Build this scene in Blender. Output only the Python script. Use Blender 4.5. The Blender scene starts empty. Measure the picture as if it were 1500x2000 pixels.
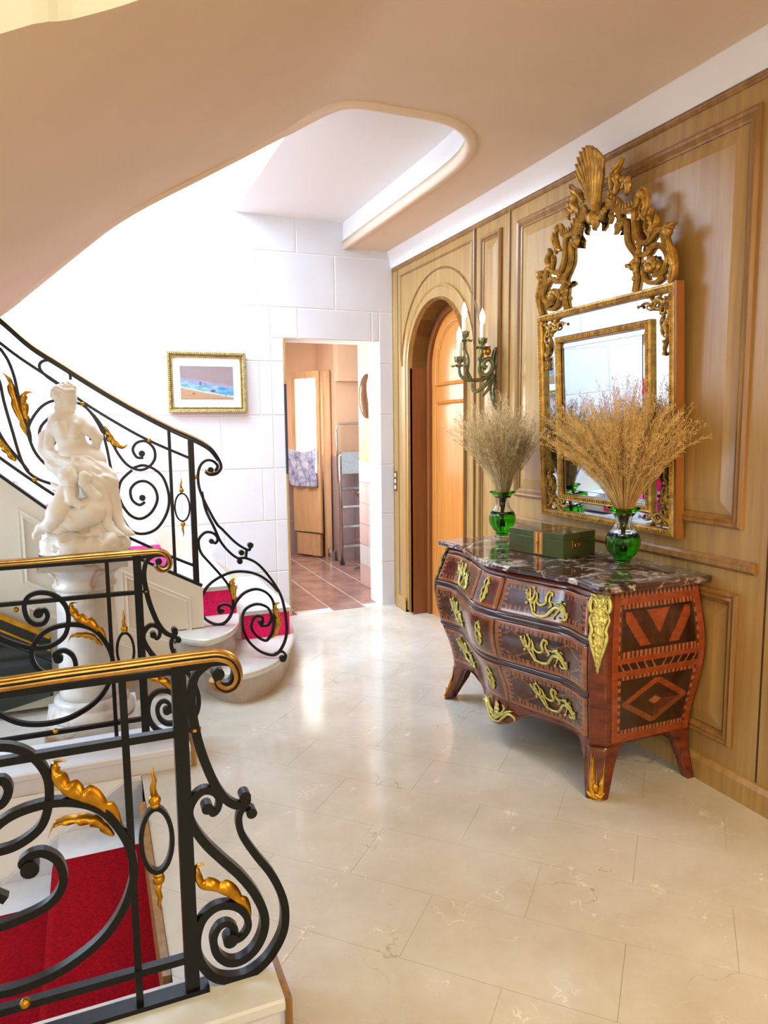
import bpy, bmesh, math, random
import numpy as np
from mathutils import Vector, Matrix, noise

# ------------------------------------------------------------------ camera, light, exposure
S = bpy.context.scene
COL = S.collection
YAW, PITCH, ROLL, FPX = 0.388985, 0.119158, -0.010612, 1390.0
def cam_matrix():
    cy, sy = math.cos(YAW), math.sin(YAW)
    f0 = Vector((sy, cy, 0)); r0 = Vector((cy, -sy, 0)); up = Vector((0, 0, 1))
    f = f0 * math.cos(PITCH) - up * math.sin(PITCH)
    u0 = up * math.cos(PITCH) + f0 * math.sin(PITCH)
    r = r0 * math.cos(ROLL) + u0 * math.sin(ROLL)
    u = u0 * math.cos(ROLL) - r0 * math.sin(ROLL)
    return Matrix(((r.x, u.x, -f.x, 0), (r.y, u.y, -f.y, 0), (r.z, u.z, -f.z, 1.52), (0, 0, 0, 1)))
cd = bpy.data.cameras.new('camera'); cam = bpy.data.objects.new('camera', cd); COL.objects.link(cam)
cam.matrix_world = cam_matrix()
cd.sensor_fit = 'HORIZONTAL'; cd.sensor_width = 36.0; cd.lens = 36.0 * FPX / 1500.0
cd.clip_start = 0.05; cd.clip_end = 60
S.camera = cam

def srgb(r, g, b, a=1.0):
    def c(v):
        v /= 255.0
        return v / 12.92 if v <= 0.04045 else ((v + 0.055) / 1.055) ** 2.4
    return (c(r), c(g), c(b), a)

world = bpy.data.worlds.new('world'); S.world = world; world.use_nodes = True
bg = world.node_tree.nodes['Background']; bg.inputs[0].default_value = (0.75, 0.87, 1.0, 1); bg.inputs[1].default_value = 1.0

def area(name, loc, aim, sx, sy, power, col):
    l = bpy.data.lights.new(name, 'AREA'); l.shape = 'RECTANGLE'; l.size = sx; l.size_y = sy
    l.energy = power; l.color = col
    o = bpy.data.objects.new(name, l); COL.objects.link(o); o.location = loc
    d = Vector(aim) - Vector(loc); o.rotation_euler = d.to_track_quat('-Z', 'Y').to_euler()
    return o
area('stair_window_light', (-2.35, 4.5, 4.25), (1.2, 5.2, 2.4), 1.6, 1.7, 225, (0.60, 0.79, 1.0))
area('stair_skylight', (-0.4, 3.9, 6.0), (-0.2, 4.2, 0), 2.4, 2.4, 270, (0.64, 0.81, 1.0))
area('rear_fill_light', (0.2, -1.6, 1.9), (1.0, 3.0, 0.9), 2.0, 1.8, 30, (1.0, 0.90, 0.76))  # added warm fill behind the camera, where the wall is closed
area('warm_lamp_behind', (2.0, 0.1, 2.1), (1.9, 1.0, 0.0), 0.4, 0.4, 27, (1.0, 0.70, 0.34))
area('upper_lamp', (-0.7, 0.6, 3.0), (-0.4, 1.2, 4.0), 0.8, 0.8, 11, (0.95, 1.0, 0.6))
area('kitchen_window_light', (1.40, 6.75, 1.7), (2.4, 6.6, 1.1), 1.0, 1.4, 42, (0.97, 0.97, 1.0))
area('left_window_light', (-2.35, 3.9, 1.9), (1.5, 3.2, 0.6), 1.5, 1.5, 85, (0.56, 0.76, 1.0))
S.view_settings.view_transform = 'Standard'; S.view_settings.look = 'None'
S.view_settings.exposure = 0.46; S.view_settings.gamma = 1.0; S.view_settings.use_curve_mapping = False
S.cycles.max_bounces = 10; S.cycles.diffuse_bounces = 5; S.cycles.glossy_bounces = 5
S.cycles.transmission_bounces = 8; S.cycles.transparent_max_bounces = 8
S.cycles.sample_clamp_indirect = 6.0; S.cycles.caustics_refractive = False; S.cycles.caustics_reflective = False

# ------------------------------------------------------------------ materials
def mat(name, col, rough=0.5, metal=0.0, grain=None, bump=None, attr=False, coat=0.0, emit=None, trans=0.0, ior=1.45, stretch=(1, 1, 1), col2=None, veins=None, spec=None):
    m = bpy.data.materials.new(name); m.use_nodes = True
    nt = m.node_tree; N = nt.nodes; L = nt.links; p = N['Principled BSDF']
    p.inputs['Roughness'].default_value = rough; p.inputs['Metallic'].default_value = metal
    p.inputs['Coat Weight'].default_value = coat; p.inputs['Coat Roughness'].default_value = 0.28 if name.startswith('honey') else 0.12
    p.inputs['Transmission Weight'].default_value = trans; p.inputs['IOR'].default_value = ior
    if spec is not None: p.inputs['Specular IOR Level'].default_value = spec
    p.inputs['Base Color'].default_value = col
    tc = N.new('ShaderNodeTexCoord'); mp = N.new('ShaderNodeMapping'); L.new(tc.outputs['Object'], mp.inputs[0])
    mp.inputs['Scale'].default_value = stretch
    cur = None
    if attr:
        a = N.new('ShaderNodeVertexColor'); a.layer_name = 'Col'; cur = a.outputs[0]
    if grain:
        sc, det, amt = grain
        n = N.new('ShaderNodeTexNoise'); n.inputs['Scale'].default_value = sc; n.inputs['Detail'].default_value = det
        n.inputs['Roughness'].default_value = 0.65
        L.new(mp.outputs[0], n.inputs[0])
        mx = N.new('ShaderNodeMix'); mx.data_type = 'RGBA'
        rp = N.new('ShaderNodeMapRange'); rp.inputs[1].default_value = 0.33; rp.inputs[2].default_value = 0.67
        L.new(n.outputs[0], rp.inputs[0]); L.new(rp.outputs[0], mx.inputs[0])
        if attr:
            mx.blend_type = 'MULTIPLY'; mx.inputs[7].default_value = (1 - amt, 1 - amt, 1 - amt, 1); L.new(cur, mx.inputs[6])
        else:
            mx.inputs[6].default_value = col
            mx.inputs[7].default_value = col2 if col2 else tuple([c * (1 - amt) for c in col[:3]] + [1])
        cur = mx.outputs[2]
    if veins:
        # thin irregular veins: (scale, width, colour, distortion)
        for (sc, wd, vc, dist) in veins:
            n0 = N.new('ShaderNodeTexNoise'); n0.inputs['Scale'].default_value = sc * 0.6; n0.inputs['Detail'].default_value = 6
            L.new(tc.outputs['Object'], n0.inputs[0])
            sub = N.new('ShaderNodeVectorMath'); sub.operation = 'MULTIPLY_ADD'
            L.new(n0.outputs[1], sub.inputs[0]); sub.inputs[1].default_value = (dist, dist, dist); L.new(tc.outputs['Object'], sub.inputs[2])
            n1 = N.new('ShaderNodeTexNoise'); n1.inputs['Scale'].default_value = sc; n1.inputs['Detail'].default_value = 3
            L.new(sub.outputs[0], n1.inputs[0])
            s1 = N.new('ShaderNodeMath'); s1.operation = 'SUBTRACT'; s1.inputs[1].default_value = 0.5; L.new(n1.outputs[0], s1.inputs[0])
            s2 = N.new('ShaderNodeMath'); s2.operation = 'ABSOLUTE'; L.new(s1.outputs[0], s2.inputs[0])
            r = N.new('ShaderNodeMapRange'); r.inputs[1].default_value = 0.0; r.inputs[2].default_value = wd
            r.inputs[3].default_value = 1.0; r.inputs[4].default_value = 0.0; L.new(s2.outputs[0], r.inputs[0])
            n2 = N.new('ShaderNodeTexNoise'); n2.inputs['Scale'].default_value = sc * 0.9; L.new(tc.outputs['Object'], n2.inputs[0])
            g = N.new('ShaderNodeMapRange'); g.inputs[1].default_value = 0.54 if name.startswith('beige') else 0.42; g.inputs[2].default_value = 0.68 if name.startswith('beige') else 0.56; L.new(n2.outputs[0], g.inputs[0])
            mu = N.new('ShaderNodeMath'); mu.operation = 'MULTIPLY'; L.new(r.outputs[0], mu.inputs[0]); L.new(g.outputs[0], mu.inputs[1])
            mx = N.new('ShaderNodeMix'); mx.data_type = 'RGBA'; L.new(mu.outputs[0], mx.inputs[0])
            if cur is None: mx.inputs[6].default_value = col
            else: L.new(cur, mx.inputs[6])
            mx.inputs[7].default_value = vc; cur = mx.outputs[2]
    if cur is not None: L.new(cur, p.inputs['Base Color'])
    if bump:
        sc, st, dist = bump
        n = N.new('ShaderNodeTexNoise'); n.inputs['Scale'].default_value = sc; n.inputs['Detail'].default_value = 4; L.new(mp.outputs[0], n.inputs[0])
        b = N.new('ShaderNodeBump'); b.inputs['Strength'].default_value = st; b.inputs['Distance'].default_value = dist
        L.new(n.outputs[0], b.inputs['Height']); L.new(b.outputs[0], p.inputs['Normal'])
    if emit:
        p.inputs['Emission Color'].default_value = emit[0]; p.inputs['Emission Strength'].default_value = emit[1]
    return m

M = {}
M['plaster'] = mat('white plaster', srgb(236, 233, 228), 0.75, bump=(25, 0.05, 0.003))
M['peach_plaster'] = mat('peach ceiling paint', srgb(232, 208, 178), 0.8, grain=(1.6, 2, 0.06))
M['soffit_lip'] = mat('ceiling edge moulding paint', srgb(238, 216, 188), 0.7)
M['yellow'] = mat('yellow paint', srgb(232, 226, 140), 0.8, grain=(3, 4, 0.1))
M['stone'] = mat('pale dressed stone', srgb(222, 221, 226), 0.42, grain=(2.2, 5, 0.07), bump=(40, 0.05, 0.002))
M['joint'] = mat('white joint', srgb(248, 248, 246), 0.8, grain=(30, 2, 0.04))
M['stair_paint'] = mat('ivory painted joinery', srgb(226, 216, 198), 0.55, grain=(3, 3, 0.05))
M['slab'] = mat('beige floor marble', srgb(208, 202, 192), 0.12, grain=(2.6, 9, 0.25), col2=srgb(190, 180, 164),
                veins=[(2.6, 0.0045, srgb(150, 128, 102), 0.8), (7.5, 0.010, srgb(234, 226, 212), 0.3)], spec=0.5)
M['slab_joint'] = mat('floor joint', srgb(196, 182, 160), 0.5, grain=(20, 2, 0.1))
M['step_stone'] = mat('polished step stone', srgb(218, 216, 210), 0.16, grain=(3.0, 7, 0.2), col2=srgb(196, 188, 178))
M['step_face'] = mat('veined stone riser', srgb(190, 178, 168), 0.3, grain=(4.0, 8, 0.4), col2=srgb(156, 136, 120))
M['cool_stone'] = mat('grey white marble of basement stair', srgb(222, 222, 226), 0.3, grain=(3, 8, 0.3), col2=srgb(190, 192, 202))
M['carpet'] = mat('red wool carpet', srgb(150, 4, 20), 0.95, grain=(90, 3, 0.45), bump=(400, 0.4, 0.003), spec=0.1)
M['carpet_pink'] = mat('raspberry red stair carpet', srgb(255, 44, 112), 0.9, grain=(90, 3, 0.3), bump=(400, 0.4, 0.003), spec=0.1)
M['iron'] = mat('black wrought iron', srgb(20, 22, 23), 0.30, 0.35, grain=(60, 3, 0.3), bump=(70, 0.12, 0.002))
M['brass'] = mat('polished brass', srgb(200, 152, 78), 0.24, 1.0, grain=(14, 4, 0.45))
M['gilt'] = mat('gilded metal', srgb(222, 160, 42), 0.32, 0.85, grain=(22, 5, 0.45))
M['ormolu'] = mat('pale gilt bronze', srgb(222, 212, 124), 0.38, 0.45, grain=(45, 5, 0.4))
M['verdigris'] = mat('verdigris bronze', srgb(150, 140, 92), 0.42, 0.6, grain=(28, 5, 0.6), col2=srgb(92, 112, 92))
M['giltwood'] = mat('antique giltwood', srgb(222, 174, 76), 0.34, 0.4, grain=(26, 6, 0.5), col2=srgb(140, 102, 50), bump=(60, 0.3, 0.004))
M['giltwood_side'] = mat('brown gilded frame side', srgb(170, 108, 48), 0.4, 0.15, grain=(8, 4, 0.3), stretch=(1, 1, 0.2))
M['mirror'] = mat('dimmed silvered glass', (0.50, 0.60, 0.68, 1), 0.02, 1.0)  # colour darkened to imitate a dimmer reflection of the lower wall
M['mirror_crest'] = mat('silvered glass', (0.88, 0.93, 0.96, 1), 0.02, 1.0)  # undimmed copy, gives the crest its brighter reflection
M['mirror_bevel'] = mat('bevelled mirror edge', (0.62, 0.70, 0.76, 1), 0.04, 1.0)  # bevel reflection dimmed in the colour as well
wood = dict(rough=0.36, grain=(5.0, 8, 0.3), stretch=(6, 6, 0.3), bump=(10, 0.06, 0.002))
M['oak'] = mat('honey oak panelling', srgb(186, 148, 84), col2=srgb(160, 120, 62), coat=0.6, **wood)
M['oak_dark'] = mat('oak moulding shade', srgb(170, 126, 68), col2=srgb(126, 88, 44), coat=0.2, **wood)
M['oak_door'] = mat('orange oak door', srgb(214, 142, 66), col2=srgb(196, 120, 50), coat=0.15, **wood)
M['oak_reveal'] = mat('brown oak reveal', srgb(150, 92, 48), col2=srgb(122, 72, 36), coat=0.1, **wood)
M['groove'] = mat('dark joint in panelling', srgb(70, 46, 24), 0.8, grain=(20, 2, 0.2))
M['marquetry'] = mat('marquetry veneer', srgb(120, 60, 30), 0.22, attr=True, grain=(18, 6, 0.38), stretch=(1, 1, 3), coat=0.5)
M['kingwood'] = mat('polished reddish kingwood veneer', srgb(122, 52, 24), 0.22, grain=(9, 7, 0.5), col2=srgb(72, 26, 12), coat=0.5, stretch=(1, 1, 2.5))
M['kingwood_dark'] = mat('dark polished rail', srgb(66, 34, 22), 0.2, grain=(12, 6, 0.5), coat=0.6)
M['dark_inner'] = mat('dark unpolished carcass', srgb(44, 34, 26), 0.7, grain=(12, 4, 0.4))
M['brown_marble'] = mat('dark brown veined marble', srgb(52, 32, 30), 0.07, grain=(5, 8, 0.6), col2=srgb(92, 66, 62),
                        veins=[(5.0, 0.045, srgb(228, 220, 212), 0.4), (11.0, 0.045, srgb(200, 186, 180), 0.25)], coat=0.4)
M['green_glass'] = mat('green cut glass', srgb(120, 232, 60), 0.02, trans=1.0, ior=1.35)
M['clear_glass'] = mat('clear glass', (0.96, 1.0, 0.97, 1), 0.02, trans=1.0, ior=1.35)
M['grass_gold'] = mat('dried golden grass', srgb(240, 210, 142), 0.7, grain=(30, 3, 0.35), col2=srgb(206, 164, 96))
M['grass_pale'] = mat('dried pale grass', srgb(236, 214, 166), 0.7, grain=(30, 3, 0.35), col2=srgb(196, 168, 118))
M['green_lacquer'] = mat('green lacquer box', srgb(70, 82, 44), 0.12, grain=(10, 5, 0.2), coat=0.6)
M['inlay'] = mat('striped inlay', srgb(214, 160, 80), 0.25, attr=True, grain=(20, 3, 0.15))
M['statue_marble'] = mat('white statuary marble', srgb(240, 235, 224), 0.38, grain=(4, 5, 0.06), spec=0.4)
M['pedestal_marble'] = mat('white veined pedestal marble', srgb(232, 228, 224), 0.25, grain=(3, 8, 0.15), col2=srgb(206, 196, 186), veins=[(2.2, 0.02, srgb(190, 150, 110), 0.5)])
M['dark_line'] = mat('dark base line', srgb(46, 52, 58), 0.5, grain=(20, 2, 0.2))
M['green_panel'] = mat('dark green glossy panel', srgb(30, 36, 24), 0.08, grain=(6, 3, 0.4), coat=0.4)
M['paint_print'] = mat('painted sheet', srgb(200, 200, 200), 0.7, attr=True)
M['mat_board'] = mat('white picture mount', srgb(250, 249, 246), 0.7, grain=(60, 2, 0.02))
M['frame_silvergold'] = mat('pale gold picture frame', srgb(196, 172, 112), 0.35, 0.5, grain=(40, 4, 0.5), bump=(120, 0.5, 0.003))
M['candle'] = mat('ivory candle sleeve', srgb(250, 246, 236), 0.5)
M['bulb'] = mat('lit candle bulb', srgb(255, 250, 240), 0.3, emit=((1.0, 0.95, 0.85, 1), 2.2))
M['steel'] = mat('brushed aluminium', srgb(196, 190, 184), 0.25, 0.9, grain=(40, 3, 0.15))
M['chrome'] = mat('chrome', srgb(210, 206, 200), 0.07, 1.0)
M['kitchen_wall'] = mat('terracotta peach wall paint', srgb(206, 168, 138), 0.8, grain=(2, 3, 0.08))
M['kit_tile'] = mat('mauve brown wall tile', srgb(160, 138, 138), 0.3, grain=(5, 5, 0.15))
M['kit_tile_white'] = mat('white pink wall tile', srgb(226, 204, 202), 0.2, grain=(5, 5, 0.12))
M['kit_floor'] = mat('terracotta rose floor tile', srgb(176, 140, 130), 0.14, grain=(5, 6, 0.35), col2=srgb(140, 106, 98))
M['grout'] = mat('pale grout', srgb(216, 206, 198), 0.8, grain=(30, 2, 0.1))
M['window_glow'] = mat('window glow and reflection', srgb(255, 255, 250), 0.3, emit=((1.0, 0.99, 0.93, 1), 2.6))  # emission for the kitchen window and the imitated reflection on the door
M['cupboard'] = mat('pale varnished beech', srgb(218, 174, 128), 0.14, grain=(6, 6, 0.25), stretch=(3, 3, .4), coat=0.4)
M['plastic_sheet'] = mat('blue white crumpled cloth', srgb(206, 204, 216), 0.4, grain=(14, 5, 0.45), col2=srgb(92, 98, 150))
M['switch'] = mat('white switch key', srgb(244, 240, 228), 0.3)
M['white_metal'] = mat('white metal', srgb(240, 240, 238), 0.3)

# ------------------------------------------------------------------ mesh helpers
def obj(name, data, m=None, parent=None, smooth=False):
    """data: (verts, faces) or bmesh; one linked mesh object"""
    me = bpy.data.meshes.new(name)
    if isinstance(data, bmesh.types.BMesh):
        data.to_mesh(me); data.free()
    else:
        me.from_pydata([tuple(map(float, v)) for v in data[0]], [], [tuple(map(int, f)) for f in data[1]])
    if m is not None: me.materials.append(m if not isinstance(m, str) else M[m])
    if smooth: me.polygons.foreach_set('use_smooth', [True] * len(me.polygons))
    me.update()
    o = bpy.data.objects.new(name, me); COL.objects.link(o)
    if parent is not None:
        o.parent = parent; o.matrix_parent_inverse = parent.matrix_world.inverted() if False else Matrix.Translation(-parent.location)
    return o
def tag(o, label=None, cat=None, group=None, kind=None):
    if label: o['label'] = label
    if cat: o['category'] = cat
    if group: o['group'] = group
    if kind: o['kind'] = kind
    return o
def thing(name, loc, label=None, cat=None, group=None, kind=None):
    o = bpy.data.objects.new(name, None); COL.objects.link(o); o.location = loc; o.empty_display_size = 0.1
    return tag(o, label, cat, group, kind)

class G:
    """geometry collector"""
    def __init__(s): s.v = []; s.f = []
    def add(s, vs, fs):
        n = len(s.v); s.v += [tuple(v) for v in vs]; s.f += [tuple(i + n for i in f) for f in fs]; return s
    def box(s, x0, x1, y0, y1, z0, z1):
        return s.add([(x0,y0,z0),(x1,y0,z0),(x1,y1,z0),(x0,y1,z0),(x0,y0,z1),(x1,y0,z1),(x1,y1,z1),(x0,y1,z1)],
                     [(0,3,2,1),(4,5,6,7),(0,1,5,4),(1,2,6,5),(2,3,7,6),(3,0,4,7)])
    def prism(s, pts, d0, d1, fn):
        """polygon pts (a,b) extruded between depths d0,d1; fn(a,b,d)->xyz"""
        n = len(pts)
        vs = [fn(a, b, d0) for a, b in pts] + [fn(a, b, d1) for a, b in pts]
        fs = [tuple(range(n))[::-1], tuple(range(n, 2 * n))] + [(i, (i + 1) % n, n + (i + 1) % n, n + i) for i in range(n)]
        return s.add(vs, fs)
    def rings(s, rings, close=True, caps=True, loop=False):
        n = len(rings[0]); b = len(s.v); R = len(rings)
        for r in rings: s.v += [tuple(p) for p in r]
        for i in range(R if loop else R - 1):
            i2 = (i + 1) % R
            for j in range(n if close else n - 1):
                k = (j + 1) % n
                s.f.append((b + i*n + j, b + i*n + k, b + i2*n + k, b + i2*n + j))
        if caps and close and not loop:
            s.f.append(tuple(b + j for j in range(n))[::-1]); s.f.append(tuple(b + (R-1)*n + j for j in range(n)))
        return s
    def tube(s, path, rad, n=8, caps=True, flat=1.0, up=None):
        path = [Vector(p) for p in path]; R = []
        prev = None
        for i, p in enumerate(path):
            t = (path[min(i+1, len(path)-1)] - path[max(i-1, 0)])
            if t.length < 1e-9: t = Vector((0, 0, 1))
            t.normalize()
            if prev is None:
                a = Vector(up) if up else (Vector((0, 0, 1)) if abs(t.z) < 0.9 else Vector((1, 0, 0)))
            else: a = prev
            nrm = (a - t * a.dot(t))
            if nrm.length < 1e-6: nrm = Vector((1, 0, 0)) - t * t.x
            nrm.normalize(); bi = t.cross(nrm); prev = nrm
            r = rad[i] if hasattr(rad, '__len__') else rad
            R.append([p + nrm * (math.cos(2*math.pi*k/n) * r * flat) + bi * (math.sin(2*math.pi*k/n) * r) for k in range(n)])
        return s.rings(R, caps=caps)
    def lathe(s, prof, c, n=32, flute=None, caps=True):
        R = []
        for (r, z) in prof:
            ring = []
            for k in range(n):
                a = 2*math.pi*k/n; rr = r
                if flute: rr = r * (1 + flute(z) * (0.5 + 0.5*math.cos(a * 16)))
                ring.append((c[0] + rr*math.cos(a), c[1] + rr*math.sin(a), c[2] + z))
            R.append(ring)
        return s.rings(R, caps=caps)
    def sphere(s, c, r, nu=12, nv=8, sc=(1, 1, 1)):
        R = [[(c[0] + r*sc[0]*math.sin(math.pi*i/nv)*math.cos(2*math.pi*j/nu), c[1] + r*sc[1]*math.sin(math.pi*i/nv)*math.sin(2*math.pi*j/nu), c[2] + r*sc[2]*math.cos(math.pi*i/nv)) for j in range(nu)] for i in range(nv+1)]
        R[0] = [(c[0], c[1], c[2] + r*sc[2]*0.999 )if False else p for p in R[0]]
        return s.rings(R, caps=False)
    def data(s): return (s.v, s.f)

def cr(pts, n=8, closed=False):
    """Catmull-Rom through points of any dimension"""
    P = [np.array(p, float) for p in pts]; N = len(P); out = []
    rng = range(N) if closed else range(N - 1)
    for i in rng:
        if closed: a, b, c, d = P[(i-1) % N], P[i], P[(i+1) % N], P[(i+2) % N]
        else: a, b, c, d = P[max(i-1, 0)], P[i], P[i+1], P[min(i+2, N-1)]
        for k in range(n):
            t = k / n
            out.append(0.5*((2*b) + (-a + c)*t + (2*a - 5*b + 4*c - d)*t*t + (-a + 3*b - 3*c + d)*t**3))
    if not closed: out.append(P[-1])
    return out

def planar_sweep(g, pts, w, d, fn, taper=None, smooth=6, prof=None, closed=False):
    """flat bar in a plane: pts (a,b) in the plane; w = thickness in plane, d = depth across; fn(a,b,c)->xyz"""
    C = cr(pts, smooth, closed) if smooth else [np.array(p, float) for p in pts]
    n = len(C); R = []
    pr = prof or [(-.5, -.5), (.5, -.5), (.5, .5), (-.5, .5)]
    for i, c in enumerate(C):
        t = C[(i+1) % n if closed else min(i+1, n-1)] - C[(i-1) % n if closed else max(i-1, 0)]
        l = math.hypot(t[0], t[1]) or 1; nx, nz = -t[1]/l, t[0]/l
        k = taper(i/(n-1)) if taper else 1.0
        R.append([fn(c[0] + nx*q*w*k, c[1] + nz*q*w*k, e*d*(k if prof is None and taper else 1.0)) for q, e in pr])
    g.rings(R, loop=closed)
    return g

def leaf(g, pts, W, fn, lobes=5, depth=0.02, smooth=5, th=0.002, side=1.0, base=0.35):
    """acanthus-like leaf along an in-plane path with lobed edges, curled in depth"""
    C = cr(pts, smooth + 5); n = len(C); R = []
    for i, c in enumerate(C):
        u = i / (n - 1)
        t = C[min(i+1, n-1)] - C[max(i-1, 0)]; l = math.hypot(t[0], t[1]) or 1; nx, nz = -t[1]/l, t[0]/l
        env = (math.sin(math.pi * min(1, u*1.02 + 0.03))**0.8) * (1 - 0.45*u) + 0.12*(1-u)
        q_ = (u*lobes*1.15) % 1.0; lob = 0.58 + 0.42*math.sin(math.pi*min(1, q_*.62 + .02))**.8*(1 if q_ < .86 else (1-q_)/.14*.6+.4)
        w = W * env * lob
        zc = depth * math.sin(math.pi*u*0.9)
        a = [(-1.0*w*base, -.004), (-.5*w*base, zc*.6), (0, zc), (.5*w, zc*.7 + .004*math.sin(u*40)), (1.0*w, zc*.15)]
        b = [(q, e - th) for q, e in a[::-1]]
        R.append([fn(c[0] + nx*q*side, c[1] + nz*q*side, e) for q, e in a + b])
    g.rings(R)
    return g

def paint(o, fcol):
    """per-face colour from a python function of face centre index"""
    me = o.data; ca = me.color_attributes.new('Col', 'FLOAT_COLOR', 'CORNER')
    cols = np.empty((len(me.loops), 4), np.float32)
    for p in me.polygons:
        c = fcol(p.index)
        for li in p.loop_indices: cols[li] = c
    ca.data.foreach_set('color', cols.ravel())

def grid(nu, nv, fn):
    vs = [fn(i/nu, j/nv) for j in range(nv+1) for i in range(nu+1)]
    fs = [(j*(nu+1)+i, j*(nu+1)+i+1, (j+1)*(nu+1)+i+1, (j+1)*(nu+1)+i) for j in range(nv) for i in range(nu)]
    return vs, fs

def clip(poly, a, b, c):
    """keep side a*x+b*y<=c"""
    out = []
    for i in range(len(poly)):
        p, q = poly[i], poly[(i+1) % len(poly)]
        dp, dq = a*p[0]+b*p[1]-c, a*q[0]+b*q[1]-c
        if dp <= 0: out.append(p)
        if (dp < 0 < dq) or (dq < 0 < dp):
            t = dp/(dp-dq); out.append((p[0]+(q[0]-p[0])*t, p[1]+(q[1]-p[1])*t))
    return out
def clip_rect(poly, x0, x1, y0, y1):
    for a, b, c in ((-1, 0, -x0), (1, 0, x1), (0, -1, -y0), (0, 1, y1)):
        if len(poly) < 3: return []
        poly = clip(poly, a, b, c)
    return poly
def area2(p): return abs(sum(p[i][0]*p[(i+1) % len(p)][1]-p[(i+1) % len(p)][0]*p[i][1] for i in range(len(p))))/2
XZ = lambda y: (lambda a, b, d: (a, y + d, b))
XY = lambda a, b, d: (a, b, d)
random.seed(4)
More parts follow.
